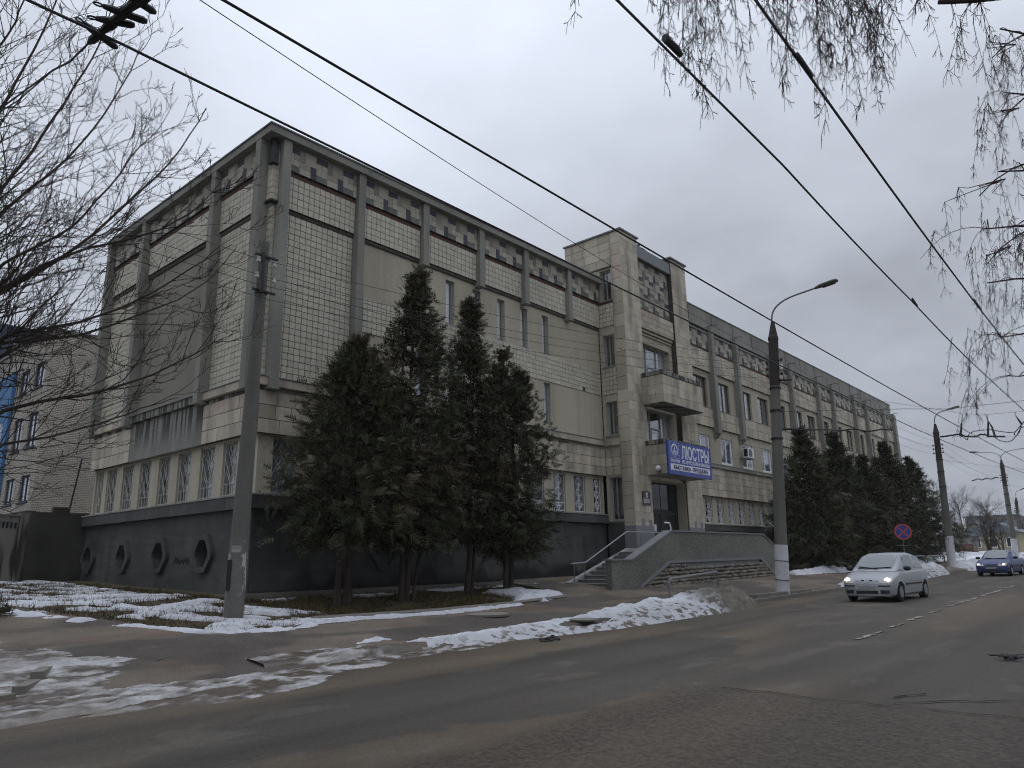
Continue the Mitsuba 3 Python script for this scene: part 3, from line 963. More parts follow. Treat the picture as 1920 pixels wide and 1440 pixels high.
mat('m_pebble', proc(f_pebbledash), .9, .2, bump=f_pebblebump, bscale=.02)
mat('m_coping', (.20, .20, .205), .7, .3)
mat('m_step', (.21, .205, .20), .8, .3)
mat('m_lightconcrete', (.34, .335, .325), .8, .3)
G_ = thing('entrance_stairs', 'raised entrance stairs behind a rough grey parapet wall with a rubble stone inset', 'stairs')
wy, zb = 15.0, .25
out = sg.Polygon([(22.35, zb), (22.35, 1.56), (23.7, 1.56), (26.7, 2.65), (35.7, 2.65), (38.4, 1.55), (38.4, zb)])
inset = sg.Polygon([(24.0, zb - .1), (24.2, .58), (26.5, 1.47), (35.2, 1.53), (37.0, .6), (37.3, zb - .1)])
m_ = MB()
Frame('front', wy).wall(m_, out.difference(inset), -.26, 0)
add('parapet_wall', m_, 'm_pebble', G_)
m_ = MB()
Frame('front', wy).wall(m_, inset, -.26, -.15)
add('inset_back', m_, 'm_grout', G_)
# bevelled border of the inset
m_ = MB()
pts_ = [(24.12, .40), (24.2, .58), (26.5, 1.47), (35.2, 1.53), (37.0, .6)]
Frame('front', wy).wall(m_, sg.LineString(pts_[1:]).buffer(.05, cap_style=2, join_style=2), -.1, .03)
add('inset_border', m_, 'm_coping', G_)
m_ = MB()
Frame('front', wy).wall(m_, sg.LineString([(26.55, 1.30), (35.2, 1.36)]).buffer(.12, cap_style=2), -.15, -.07)
add('inset_beam', m_, 'm_coping', G_)
m_ = MB()
Frame('front', wy).wall(m_, sg.LineString([(22.3, 1.585), (23.71, 1.585), (26.71, 2.675), (35.7, 2.675), (38.45, 1.56)]).buffer(.03, cap_style=2, join_style=2), -.34, .05)
add('coping', m_, 'm_coping', G_)
# rubble stones
mat('m_stone', proc(lambda p, n, uv: mix((.13, .12, .10), (.33, .30, .25), uv.x) * (.7 + .6 * fbm(p.x * 9, p.y * 9, p.z * 9, 3))), .85, .25)
rows = 6
base_ico = trimesh.creation.icosphere(1)
nst = 0
for r in range(rows):
    z = .56 + .145 * r
    h = .15
    xl = 24.25 + (z - .58) * 2.58 + .05
    xr = 37.0 - (z - .6) * 1.94 - .2
    x = xl + RNG.uniform(0, .1)
    while x < xr:
        wd = RNG.uniform(.13, .25)
        zz = z + .004 * (x - 24) + RNG.uniform(-.02, .02) + gz1(x, 15) - gz1(24, 15)
        if zz < gz1(x, 14.9) - .03:
            x += wd
            continue
        v = np.array(base_ico.vertices)
        rnd = meshkit.noise(v * 1.7 + RNG.uniform(0, 90, 3), 5)
        v = v * (.72 + .5 * rnd[:, None])
        v = np.sign(v) * np.abs(v) ** .92
        v *= np.array([wd * .49, .12, h * .50])
        mb_ = MB()
        mb_.add(v + np.array([x + wd / 2, wy + .08, zz]), base_ico.faces, float(np.clip(RNG.beta(2, 2) * 1.15 - .1, 0, 1)))
        if nst < 300:
            add('stone', mb_, 'm_stone', G_, uv=True)
        nst += 1
        x += wd * 1.03
# steps, landing, stringer
ys0, ys1 = wy + .26, 17.45
nstep = 9
for i in range(nstep):
    x = 23.25 + i * .42
    z = .58 + (i + 1) * .146
    add('step', MB().box(x, 28.0 if i < nstep - 1 else 35.9, ys0, ys1, z - .146, z - .03).box(x - .03, 28.0 if i < nstep - 1 else 35.9, ys0, ys1, z - .027, z), 'm_step', G_)
add('landing', MB().box(26.6, 35.9, ys0, 17.7, .4, 1.84), 'm_step', G_)
m_ = MB()
Frame('front', 17.46).wall(m_, sg.Polygon([(22.6, .3), (22.6, .78), (23.2, .78), (27.5, 2.06), (28.48, 2.06), (28.48, .3)]), -.22, 0)
add('stringer', m_, 'm_lightconcrete', G_)
R_ = thing('handrail', 'thin grey metal handrail up the left side of the entrance stairs', 'railing')
rail = [(23.14, 17.4, 1.47), (24.1, 17.4, 1.5), (27.2, 17.4, 2.74), (29.95, 17.4, 2.74)]
add('rail', MB().tube(rail, .028, 6), 'm_greyframe', R_)
for x, z0, z1 in ((23.35, .8, 1.47), (24.05, 1.0, 1.49), (28.3, 1.9, 2.73)):
    add('post', MB().tube([(x, 17.4, z0), (x, 17.4, z1)], .018, 6), 'm_metal', R_)
R2 = thing('handrail', 'short bent white handrail at the top of the stairs before the door', 'railing')
add('rail', MB().tube([(28.72, 16.4, 3.12), (29.12, 16.4, 3.12), (29.2, 16.4, 3.04), (29.3, 16.4, 1.85)], .035, 6), 'm_white', R2)
# ------------------------------------------------------------------ ground, road, pavement, snow


def grid(xs, ys, zf, keep=None):
    X, Y = np.meshgrid(xs, ys, indexing='ij')
    Z = zf(X, Y)
    n, m_ = X.shape
    i, j = np.meshgrid(np.arange(n - 1), np.arange(m_ - 1), indexing='ij')
    q = np.stack([i * m_ + j, (i + 1) * m_ + j, (i + 1) * m_ + j + 1, i * m_ + j + 1], -1).reshape(-1, 4)
    v = np.stack([X, Y, Z], -1).reshape(-1, 3)
    if keep is not None:
        k = keep(X, Y).reshape(-1)
        q = q[k[q].any(1)]
        used = np.unique(q)
        mp = np.full(len(v), -1)
        mp[used] = np.arange(len(used))
        v, q = v[used], mp[q]
    return v, np.vstack([q[:, [0, 1, 2]], q[:, [0, 2, 3]]])


def N2(x, y, s, seed=0, o=4):
    x, y = np.broadcast_arrays(np.asarray(x, float), np.asarray(y, float))
    return meshkit.fbm(np.stack([x * s, y * s, np.full_like(x, seed * 3.7)], -1), o, seed)


def sdist(poly, X, Y):
    """signed distance, positive inside"""
    P = shapely.points(X.ravel(), Y.ravel())
    d = shapely.distance(poly.boundary, P)
    inside = shapely.contains(poly, P)
    return np.where(inside, d, -d).reshape(X.shape)


def f_soil(p, n, uv):
    a = fbm(p.x * .8, p.y * .8, 1.0, 4)
    b = fbm(p.x * 5, p.y * 5, 2.0, 3)
    c = mix((.045, .038, .026), (.085, .072, .045), a)
    far = smoothstep(.45, .62, fbm(p.x * .06, p.y * .06, 4.0, 4)) * smoothstep(60., 90., p.x)
    return mix(c * (.6 + .8 * b), (.55, .57, .60), far)


def f_road(p, n, uv):
    lane = fbm(p.x * .10, p.y * 1.1, 1.0, 4)
    big = fbm(p.x * .25, p.y * .35, 6.0, 4)
    g = noise(p.x * 75, p.y * 75, 0.5)
    g2 = noise(p.x * 28, p.y * 28, 0.5)
    brown = smoothstep(.42, .7, fbm(p.x * .16, p.y * .5, 9.0, 3))
    c = mix((.076, .069, .060), (.104, .086, .066), brown)
    wob = 1.6 * (fbm(p.x * .7, p.y * .9, 3.0, 4) - .5)
    r1 = dr.sqrt(dr.square((p.x - 9.0) / 6.0) + dr.square((p.y - 6.9 - .06 * (p.x - 9)) / 1.75)) + .5 * wob
    newer = smoothstep(1.02, .92, r1)
    tracks = smoothstep(.35, .0, dr.abs(p.y - 6.6)) + smoothstep(.35, .0, dr.abs(p.y - 8.4)) + smoothstep(.4, .0, dr.abs(p.y - 3.2)) + smoothstep(.4, .0, dr.abs(p.y - 1.4))
    gut = smoothstep(9.3, 10.7, p.y + .5 * wob)
    c = mix(c, mix((.055, .053, .050), (.072, .068, .062), big), newer * .8)
    c = mix(c, mix((.045, .038, .030), (.085, .07, .055), g2), gut * .75)
    pale = smoothstep(.60, .74, fbm(p.x * .8, p.y * 1.8, 14.0, 4))
    c = mix(c, (.135, .125, .11), pale * .35)
    c = c * (1 - .16 * tracks)
    old = smoothstep(5.25, 4.85, p.y + .35 * wob) * smoothstep(9.5, 9.0, p.x + .4 * wob)
    c = mix(c, C(.070, .060, .050) * (.55 + .9 * g2), old * .8) * C(.88, .84, .78)
    return c * ((.62 + .45 * lane + .35 * big) * (.62 + .5 * g + .26 * g2))


def f_rough(p, n, uv):
    big = fbm(p.x * .5, p.y * .5, 3.0, 4)
    d1, d2, w = voronoi(p.x * 38, p.y * 38)
    stone = smoothstep(.42, .18, d1) * smoothstep(.55, .9, w)
    c = mix((.056, .050, .043), (.082, .071, .058), big)
    return c * (.65 + .5 * noise(p.x * 60, p.y * 60)) + C(.12, .11, .095) * stone * .42


def f_patch(p, n, uv):
    big = fbm(p.x * .5, p.y * .7, 5.0, 4)
    return C(.062, .058, .053) * (.65 + .6 * big) * (.8 + .4 * noise(p.x * 60, p.y * 60))


def b_road(p, n, uv):
    return noise(p.x * 70, p.y * 70, .3) + .6 * fbm(p.x * 14, p.y * 14, 1.0, 3)


def f_pave(p, n, uv):
    a = fbm(p.x * .55, p.y * .9, 2.0, 4)
    b = fbm(p.x * 3, p.y * 3, 2.0, 3)
    red = smoothstep(.5, .72, fbm(p.x * .5, p.y * 1.2, 7.0, 3))
    wet = smoothstep(.48, .62, fbm(p.x * .45, p.y * 1.0, 12.0, 3))
    c = mix((.130, .108, .085), (.115, .088, .068), red)
    c = mix(c, (.058, .052, .048), wet * .7)
    return c * ((.6 + .5 * a + .3 * b) * (.8 + .4 * noise(p.x * 55, p.y * 55)))


def f_snow(p, n, uv):
    a = fbm(p.x * 1.1, p.y * 1.4, 2.0, 4)
    edge = smoothstep(11.35, 10.6, p.y + .55 * (fbm(p.x * 1.2, p.y * 1.2, 3.0, 3) - .5)) * smoothstep(60., 40., p.y)
    end = smoothstep(20.2, 21.6, p.x) * smoothstep(11.9, 11.2, p.y + .5 * (noise(p.x * 1.5, p.y * 1.5) - .5)) * smoothstep(30., 26., p.x)
    specks = smoothstep(.50, .66, fbm(p.x * 7, p.y * 7, p.z * 9, 3))
    d = dr.clip(.10 + .9 * specks * (edge + end) + .75 * end + .22 * edge, 0, 1)
    clean = mix((.60, .61, .64), (.46, .465, .49), a)
    dirt = mix((.085, .075, .060), (.17, .155, .13), noise(p.x * 9, p.y * 9, p.z * 9))
    return mix(clean, dirt, dr.maximum(d, .06 + .35 * specks * a))


def f_slush(p, n, uv):
    a = fbm(p.x * .9, p.y * 2.0, 5.0, 4)
    b = fbm(p.x * 4, p.y * 7, 2.0, 3)
    t = dr.clip(smoothstep(.38, .66, .5 * a + .5 * b), 0, 1)
    soil = smoothstep(.45, .75, fbm(p.x * .6, p.y * 1.1, 8.0, 3))
    c = mix((.085, .068, .052), mix((.42, .41, .40), (.20, .18, .16), soil), t)
    return c * (.86 + .28 * noise(p.x * 30, p.y * 30, p.z * 30))


def b_snow(p, n, uv):
    return fbm(p.x * 9, p.y * 9, p.z * 9, 4)


mat('m_soil', proc(f_soil), .95, .15)
mat('m_road', proc(f_road), .7, .22, bump=b_road, bscale=.004)
mat('m_rough', proc(f_rough), .8, .2, bump=b_road, bscale=.007)
mat('m_patch', proc(f_patch), .65, .25)
mat('m_pave', proc(f_pave), .75, .22)
mat('m_snow', proc(f_snow), .8, .2, bump=b_snow, bscale=.03)
mat('m_slush', proc(f_slush), .38, .5, bump=b_snow, bscale=.02)
mat('m_kerb', (.17, .16, .14), .85, .2)
mat('m_crack', (.014, .014, .014), .9, .1)
mat('m_paint', proc(lambda p, n, uv: mix((.085, .078, .07), (.25, .24, .22), smoothstep(.35, .6, fbm(p.x * 6, p.y * 9, 1.0, 3)))), .8, .2)

gx = np.concatenate([np.linspace(-400, -10, 30)[:-1], np.linspace(-10, 40, 160)[:-1], np.linspace(40, 150, 80)[:-1], np.linspace(150, 1400, 40)])
gy = np.concatenate([np.linspace(-400, -8, 24)[:-1], np.linspace(-8, 24, 110)[:-1], np.linspace(24, 70, 40)[:-1], np.linspace(70, 900, 30)])
inner = lambda X, Y: np.where((X > 11.2) & (X < 80) & (Y > 19.6) & (Y < 31), -.4, 0)
v, f = grid(gx, gy, lambda X, Y: gz(X, Y) - .05 - .06 * np.where((Y > -1.6) & (Y < 10.85), 1, 0) + (N2(X, Y, .9, 2) - .5) * .10 * np.where((Y > 14.4) | (X < 8), 1, 0) + inner(X, Y))
struct('ground', (v, f), 'm_soil', 'dark soil with dead grass around the building', smooth=True)
v, f = grid(np.concatenate([np.linspace(-60, 60, 300), np.linspace(62, 420, 60)]), np.linspace(-1.6, 10.92, 60), lambda X, Y: zr(X) + (N2(X, Y, .35, 5) - .5) * .035 * np.exp(-((X - 10) / 60) ** 2))
struct('road', (v, f), 'm_road', 'wet worn asphalt street with faded centre dashes', smooth=True)


def sheet(poly, lift, res, base=None):
    b = poly.bounds
    xs, ys = np.arange(b[0], b[2] + res, res), np.arange(b[1], b[3] + res, res)
    zf = base or (lambda X, Y: zr(X) + (N2(X, Y, .35, 5) - .5) * .035 * np.exp(-((X - 10) / 60) ** 2))
    m = []
    tri = trimesh.creation.triangulate_polygon(poly.segmentize(res), engine='earcut') if False else None
    X, Y = np.meshgrid(xs, ys, indexing='ij')
    sd = sdist(poly, X, Y)
    wob = (N2(X, Y, 3.0, 9) - .5) * .25
    lift_ = lift - np.clip((.0 - (sd + wob)) / .15, 0, 1) * (lift + .012)
    v, f = grid(xs, ys, lambda A, Bq: zf(A, Bq) + lift_, keep=lambda A, Bq: (sd + wob) > -.25)
    return v, f


mb = MB()
rr = random.Random(4)


def crack(pts, w=.02):
    P = [np.array(p, float) for p in pts]
    out = []
    for a, b in zip(P[:-1], P[1:]):
        n = max(2, int(np.linalg.norm(b - a) / .18))
        for t in np.linspace(0, 1, n, endpoint=False):
            out.append(a + (b - a) * t + np.array([rr.uniform(-.05, .05), rr.uniform(-.04, .04)]))
    out.append(P[-1])
    q = np.array(out)
    t = np.gradient(q, axis=0)
    nrm = np.stack([-t[:, 1], t[:, 0]], 1) / (np.linalg.norm(t, axis=1, keepdims=True) + 1e-9)
    ww = np.array([w * rr.uniform(.2, 1) for _ in q])[:, None]
    l, r_ = q + nrm * ww, q - nrm * ww
    zz = zr(q[:, 0]) + (N2(q[:, 0], q[:, 1], .35, 5) - .5) * .035 * np.exp(-((q[:, 0] - 10) / 60) ** 2) + .016
    v = np.vstack([np.column_stack([l, zz]), np.column_stack([r_, zz])])
    n = len(q)
    mb.add(v, [[i, i + 1, n + i + 1, n + i] for i in range(n - 1)])


crack([(9.2, 4.6), (9.1, 3.4), (9.1, 2.5), (9.15, 1.2)], .016)
crack([(9.3, 2.6), (9.7, 2.2), (10.4, 1.3)], .018)
crack([(9.6, 2.7), (10.1, 2.45)], .035)
struct('road_crack', mb, 'm_crack', 'dark cracks in the asphalt')
for x0, x1, y in ((15.7, 17.4, 4.9), (18.3, 19.3, 4.98), (20.1, 21.4, 5.05), (22.6, 23.6, 5.1), (25.3, 29.6, 5.2), (30.6, 34.7, 5.25), (36, 38.5, 5.3), (42, 46, 5.3), (50, 54, 5.3)):
    q = []
    for s in (1, -1):
        for t in np.linspace(0, 1, 14)[::s]:
            q.append((x0 + (x1 - x0) * t, y + s * (.06 + rr.uniform(-.035, .02))))
    pm = trimesh.creation.extrude_polygon(sg.Polygon(q).buffer(0), .004, engine='earcut')
    v = np.array(pm.vertices)
    v[:, 2] += zr(v[:, 0]) + (N2(v[:, 0], v[:, 1], .35, 5) - .5) * .035 * np.exp(-((v[:, 0] - 10) / 60) ** 2) + .012
    struct('lane_marking', (v, pm.faces), 'm_paint', 'faded white centre line dash')
# pavement
ylawn = lambda x: np.interp(x, [8.4, 9.5, 11.1, 13, 16, 19, 20.2, 21.2, 400], [13.6, 14.25, 14.1, 13.95, 14.1, 14.5, 16.5, 19.4, 19.4])
xs = np.concatenate([np.linspace(8.2, 40, 160), np.linspace(41, 78, 60)])
tt = np.linspace(0, 1, 26)
X = np.repeat(xs[:, None], len(tt), 1)
far_end = np.interp(xs, [40, 43, 78], [19.4, 14.0, 13.6])
Yt = np.minimum(ylawn(xs), far_end)
Y = 10.9 + (Yt - 10.9)[:, None] * tt[None]
Z = gz(X, Y) + .004 + (N2(X, Y, .6, 8) - .5) * .04
Z[:, 0] -= .1
n, m_ = X.shape
i, j = np.meshgrid(np.arange(n - 1), np.arange(m_ - 1), indexing='ij')
q = np.stack([i * m_ + j, (i + 1) * m_ + j, (i + 1) * m_ + j + 1, i * m_ + j + 1], -1).reshape(-1, 4)
struct('pavement', (np.stack([X, Y, Z], -1).reshape(-1, 3), np.vstack([q[:, [0, 1, 2]], q[:, [0, 2, 3]]])), 'm_pave', 'brown dirty asphalt pavement in front of the stairs', smooth=True)
# kerb stones
K_ = struct('kerb', MB().box(9.2, 100, 10.86, 10.9, -.2, -.1), 'm_kerb', 'low grey kerb along the street')
x = 23.0
while x < 60:
    z = float(zr(x + .5))
    block(K_, 'stone', 'm_kerb', x + .01, x + .99, 10.84, 11.0, z - .1, z + .11 + RNG.uniform(-.012, .012))
    x += 1.0
# kerb island round the lamp post
KI = struct('kerb_island', MB().box(25.4, 30.0, 11.1, 11.5, .1, .24), 'm_soil', 'small kerbed island of earth at the foot of the lamp post')
for i in range(5):
    block(KI, 'stone', 'm_kerb', 25.3 + i, 26.28 + i, 10.95, 11.09, .1, .34 + RNG.uniform(-.015, .01))
block(KI, 'stone', 'm_kerb', 25.16, 25.29, 10.95, 11.7, .1, .33)
# driveway and left island
drv = sg.Polygon([(-9, 10.7), (10.2, 10.7), (9.3, 11.6), (8.6, 13.2), (7.3, 13.6), (6.3, 15.6), (5.5, 18), (4.6, 22), (3.4, 30), (-2, 30), (.5, 20), (1.6, 15), (.2, 12.8), (-9, 12.2)])
struct('driveway', sheet(drv, .05, .14, lambda X, Y: gz(X, Y) - .02 + (N2(X, Y, .7, 4) - .5) * .05), 'm_pave', 'muddy rutted driveway left of the office block', smooth=True)
IS = struct('driveway_island', MB().box(.2, 2.9, 12.6, 15, .05, .22), 'm_soil', 'bare earth behind the broken kerb at the left edge')
for i, (a, b) in enumerate((((3.28, 11.25), (3.62, 11.8)), ((3.64, 11.83), (3.92, 12.4)), ((3.2, 11.2), (2.6, 10.95)))):
    c = (np.array(a) + np.array(b)) / 2
    t = np.array(b) - np.array(a)
    add('stone', MB().obox((c[0], c[1], gz1(*c) - .01), [(t[0], t[1], .0), (-t[1], t[0], 0), (0, 0, 1)], (np.linalg.norm(t) / 2 - .01, .08, .11)), 'm_kerb', IS)
# concrete strip at the wall foot
struct('wall_foot_strip', MB().box(10.0, 22.3, 18.35, 18.46, .5, .9).box(10.0, 22.3, 18.47, 19.3, .5, .86), 'm_kerb', 'low concrete strip along the foot of the plinth')
struct('lawn_kerb', MB().tube([(9.6, 14.28, .47), (11.1, 14.13, .46), (13, 13.98, .45), (16, 14.13, .46), (19, 14.53, .50), (19.7, 15.2, .56)], .06, 5), 'm_kerb', 'thin low edging of the lawn')


def snow(name, lab, pl, thick, mt, res=.07, rag=.5, edge=.45, bumps=.10, cutouts=(), seed=1, base=gz, fine=.0, gaps=0.0, gs=1.6, stretch=1.0):
    p = sg.Polygon(pl).buffer(0)
    for c in cutouts:
        p = p.difference(c)
    b = p.bounds
    xs, ys = np.arange(b[0] - .4, b[2] + .4, res), np.arange(b[1] - .4, b[3] + .4, res)
    X, Y = np.meshgrid(xs, ys, indexing='ij')
    sd = sdist(p, X, Y) + rag * (N2(X, Y * stretch, 1.3, seed + 1) - .5) + .18 * (N2(X, Y * stretch, 5.0, seed + 2) - .5) + .13 * (N2(X, Y * stretch, 13.0, seed + 3, 2) - .5)
    th = thick(X, Y) if callable(thick) else thick
    prof = np.clip(sd / edge, -1.2, 1)
    prof = np.where(prof > 0, np.sin(prof * np.pi / 2), prof)
    bm = bumps(X, Y) if callable(bumps) else bumps
    h = th * prof * (1 + 1.2 * (N2(X, Y * stretch, 2.2, seed + 5, 5) - .5)) + bm * (N2(X, Y * stretch, 3.3, seed + 7, 5) - .5) * np.clip(prof, 0, 1)
    if gaps:
        h -= th * 2.2 * np.clip((N2(X * .6 + Y * .5, Y * stretch - X * .3, gs, seed + 13, 5) - (1 - gaps)) * 6, 0, 1)
    h = h + .022 * (N2(X, Y * stretch, 11.0, seed + 9, 3) - .5) * np.clip(prof + .3, 0, 1)
    h = np.maximum(h, -.08)
    v, f = grid(xs, ys, lambda A, Bq: base(A, Bq) + h, keep=lambda A, Bq: h > -.055)
    return struct(name, (v, f), mt, lab, kind='stuff', smooth=True)


road_base = lambda X, Y: np.where(Y < 10.9, zr(X), gz(X, Y))
soft = lambda X, Y: zr(X) + .088 * (np.clip(Y, 10.9, 19.2) - 10.9) + .12 * sst(10.7, 11.2, Y) + .03 * np.clip(Y - 19.2, 0, 30)
pit = [(15.3 + 1.05 * math.cos(a), 11.12 + .27 * math.sin(a)) for a in np.linspace(0, 2 * math.pi, 20)[:-1]]
snow('snow_bank', 'long bank of dirty ploughed snow along the kerb', [(9.0, 10.95), (11, 10.7), (12.8, 10.5), (15.2, 10.2), (18, 10.1), (20.5, 10.05), (23.0, 10.2), (24.2, 10.6), (23.9, 11.2), (22.5, 11.75), (19, 11.85), (16.5, 11.75), (12, 11.45), (9.2, 11.25)],
     lambda X, Y: .10 + .16 * sst(14, 19, X) + .20 * sst(19.5, 21.8, X), 'm_snow', .05, .35, .5, lambda X, Y: .05 + .16 * sst(11.3, 10.5, Y) + .10 * sst(20, 21.5, X), [sg.Polygon(pit)], 3, soft)
snow('snow', 'patchy thin snow on the lawn left of the concrete pole', [(4.6, 22), (5.5, 17.7), (6.2, 15.8), (7.0, 13.7), (8.2, 13.45), (9.5, 14.1), (10.6, 14.2), (10.9, 15.4), (10.0, 16.6), (10.3, 18.2), (10.0, 19.5), (9.6, 24), (9.6, 32), (8.8, 46), (3, 46)],
     .06, 'm_snow', .055, .5, .22, .05, [sg.Polygon([(4.9, 17.2), (6.3, 15.2), (7.3, 15.2), (7.0, 16.3), (5.9, 17.9)])], 21, lambda X, Y: gz(X, Y) - .05 + (N2(X, Y, .9, 2) - .5) * .10, gaps=.575, gs=2.6, stretch=.42)
snow('snow', 'snow heap at the foot of the rightmost conifer of the near group', [(16.2, 14.35), (17.6, 14.25), (19.2, 14.6), (19.7, 15.4), (19.0, 16.4), (17.6, 16.9), (17.8, 15.6)], .16, 'm_snow', .06, .4, .35, .1, (), 31, lambda X, Y: gz(X, Y) - .02)
snow('snow', 'thin strip of snow between the near conifers and the plinth', [(10.6, 17.75), (22, 17.7), (22, 18.3), (10.6, 18.3)], .06, 'm_snow', .07, .5, .25, .06, (), 41, lambda X, Y: gz(X, Y) - .05 + (N2(X, Y, .9, 2) - .5) * .10, gaps=.5)
snow('snow', 'thin ragged snow line along the lawn edge', [(9.3, 13.9), (11, 13.85), (13, 13.7), (16.4, 13.9), (16.4, 14.2), (13, 14.02), (11, 14.22), (9.3, 14.4)], .07, 'm_snow', .05, .25, .15, .04, (), 43, gz, gaps=.25)
pud = sg.Polygon([(4.45, 11.2), (4.9, 11.75), (5.7, 11.9), (6.9, 11.3), (7.3, 10.95), (6.6, 10.7), (5.4, 10.75)])
pud2 = sg.Polygon([(4.3, 14.6), (5.2, 12.9), (6.6, 12.4), (7.9, 12.2), (7.4, 12.9), (6.3, 13.3), (5.5, 14.4), (4.9, 15.6)])
snow('slush', 'grey rutted slush and ice across the driveway mouth', [(3.4, 17), (4.7, 13.0), (6.3, 12.0), (7.4, 11.7), (9.0, 11.5), (9.9, 11.15), (9.3, 10.7), (7.9, 10.35), (6.9, 9.7), (5.9, 9.05), (5.0, 8.95), (4.4, 9.3), (3.3, 9.5), (2.2, 9.4), (1.0, 10.2), (1.5, 12), (2.4, 14), (2.4, 17)],
     .06, 'm_slush', .05, .55, .35, .11, [pud, pud2], 51, lambda X, Y: gz(X, Y) - .02 + np.where(Y < 10.9, .02, 0), gaps=.36, gs=1.5, stretch=2.2)
snow('slush', 'thin smear of dirty slush along the road edge before the pavement', [(8.2, 11.3), (10.0, 11.2), (12, 10.75), (12.2, 10.45), (10, 10.25), (8, 10.0), (7, 10.3)], .03, 'm_slush', .05, .5, .3, .06, (), 57, lambda X, Y: soft(X, Y) + .005, gaps=.42, gs=1.8, stretch=2.6)
snow('snow', 'low white snow ridge at the corner of pavement and driveway', [(7.6, 11.25), (8.3, 11.55), (9.2, 11.75), (9.6, 11.6), (9.0, 11.3), (8.2, 11.1)], .10, 'm_snow', .05, .3, .25, .08, (), 61, lambda X, Y: gz(X, Y) - .02)
snow('snow', 'white snow ridge along the driveway edge of the lawn', [(4.3, 18.5), (5.6, 15.9), (6.9, 13.75), (8.3, 13.25), (9.4, 13.75), (9.4, 14.0), (8.2, 13.6), (7.2, 14.0), (6.0, 16.2), (5.0, 19)], .07, 'm_snow', .06, .45, .2, .06, (), 66, gz, gaps=.42, gs=1.3)
snow('snow_bank', 'heap of snow under the far conifers beside the stairs', [(38.5, 14.6), (42, 14.3), (46, 14.3), (47, 14.8), (43, 15.4), (39, 15.3)], .26, 'm_snow', .1, .5, .5, .2, (), 71, gz)
snow('snow_bank', 'dirty heap of ploughed snow on the kerb behind the silver car', [(34, 10.75), (40, 10.5), (47, 10.4), (53, 10.6), (55, 11.2), (52, 12.2), (46, 12.3), (40, 12), (35, 11.4)], lambda X, Y: .22 + .25 * sst(38, 44, X), 'm_snow', .12, .6, .6, .34, (), 81, soft)
snow('snow_bank', 'snow bank along the kerb beyond the blue car', [(60, 10.6), (80, 10.4), (130, 10.5), (130, 14), (85, 14), (62, 12.4)], .32, 'm_snow', .3, .8, .8, .3, (), 91, soft, gaps=.3)
snow('snow', 'strip of snow before the far fence', [(58, 15), (75, 15.2), (95, 16.5), (110, 17), (110, 20), (90, 20), (72, 18.4), (58, 17.5)], .16, 'm_snow', .3, .8, .6, .2, (), 95, gz)
# grass tufts on the lawn: blades
nb = 46000
mb = []
bx_ = np.where(RNG.random(nb) < .6, RNG.uniform(9.6, 19.5, nb), RNG.uniform(4.6, 10.4, nb))
by_ = RNG.uniform(13.9, 18.4, nb)
left = bx_ < 10
by_[left] = RNG.uniform(14, 30, left.sum())
ok = (by_ > ylawn(np.maximum(bx_, 8.4)) + .12) | (bx_ < 9)
ok &= ~((bx_ < 7.4) & (by_ < 15.6 + (6.3 - bx_) * 2)) & (N2(bx_, by_, 1.1, 77) > np.where(bx_ < 10, .36, .40))
bx_, by_ = bx_[ok], by_[ok]
nb = len(bx_)
a = RNG.uniform(0, 2 * np.pi, nb)
h = RNG.uniform(.05, .15, nb)
lean = RNG.uniform(.02, .14, nb)
base = np.stack([bx_, by_, gz(bx_, by_) - .06 + (N2(bx_, by_, .9, 2) - .5) * .10], 1)
w_ = np.stack([-np.sin(a), np.cos(a), 0 * a], 1) * .010
tip = base + np.stack([np.cos(a) * lean, np.sin(a) * lean, h], 1)
V_ = np.stack([base - w_, base + w_, tip], 1).reshape(-1, 3)
tone = np.repeat(RNG.random(nb), 3)
mat('m_grass', proc(lambda p, n, uv: mix((.055, .048, .022), (.115, .09, .05), uv.x)), .9, .1)
scene['grass'] = mikit.ply((V_, np.arange(len(V_)).reshape(-1, 3)), 'm_grass', uv=np.stack([tone, tone], 1))
labels['grass'] = {'label': 'matted dead grass on the lawn round the near conifers', 'kind': 'stuff', 'category': 'grass'}
# iron cover in the pit, round hole covers
tag(add('manhole_cover', MB().tube([(15.25, 11.12, gz1(15.2, 11.1) + .03), (15.25, 11.12, gz1(15.2, 11.1) + .065)], .36, 24), 'm_kerb'), 'pale round manhole lid lying in the brown gap of the snow bank', 'manhole cover')
tag(add('manhole_cover', MB().tube([(13.9, 13.1, gz1(13.9, 13.1) - .02), (13.9, 13.1, gz1(13.9, 13.1) + .035)], .55, 28), 'm_kerb'), 'flat pale concrete lid set in the brown pavement by the lawn edge', 'manhole cover')
mb = MB()
an = np.linspace(0, 2 * np.pi, 20)
mb.tube(np.stack([12.4 + .26 * np.cos(an), 9.93 + .15 * np.sin(an), .035 + .02 * np.sin(3 * an)], 1), .022, 5)
mb.tube(np.stack([12.45 + .24 * np.cos(an), 9.96 + .13 * np.sin(an + 1), .06 + .02 * np.cos(2 * an)], 1), .018, 5)
tag(add('wire_loop', mb, 'm_blackmetal'), 'dark coil of wire lying on the asphalt beside the snow bank', 'wire')
mb = MB()
for i in range(26):
    a = rr.uniform(0, 6.28)
    l = rr.uniform(.08, .30)
    p0 = np.array([13.9, 2.14, .03]) + np.array([rr.uniform(-.1, .1), rr.uniform(-.07, .07), 0])
    mb.tube([p0, p0 + np.array([math.cos(a) * l * .6, math.sin(a) * l * .6, .04]), p0 + np.array([math.cos(a) * l, math.sin(a) * l, rr.uniform(0, .06)])], [.014, .01, .004], 4)
tag(add('dead_twigs', mb, 'm_blackmetal'), 'small dark tangle of twigs on the bare road at the right', 'twigs')
# ------------------------------------------------------------------ poles, wires


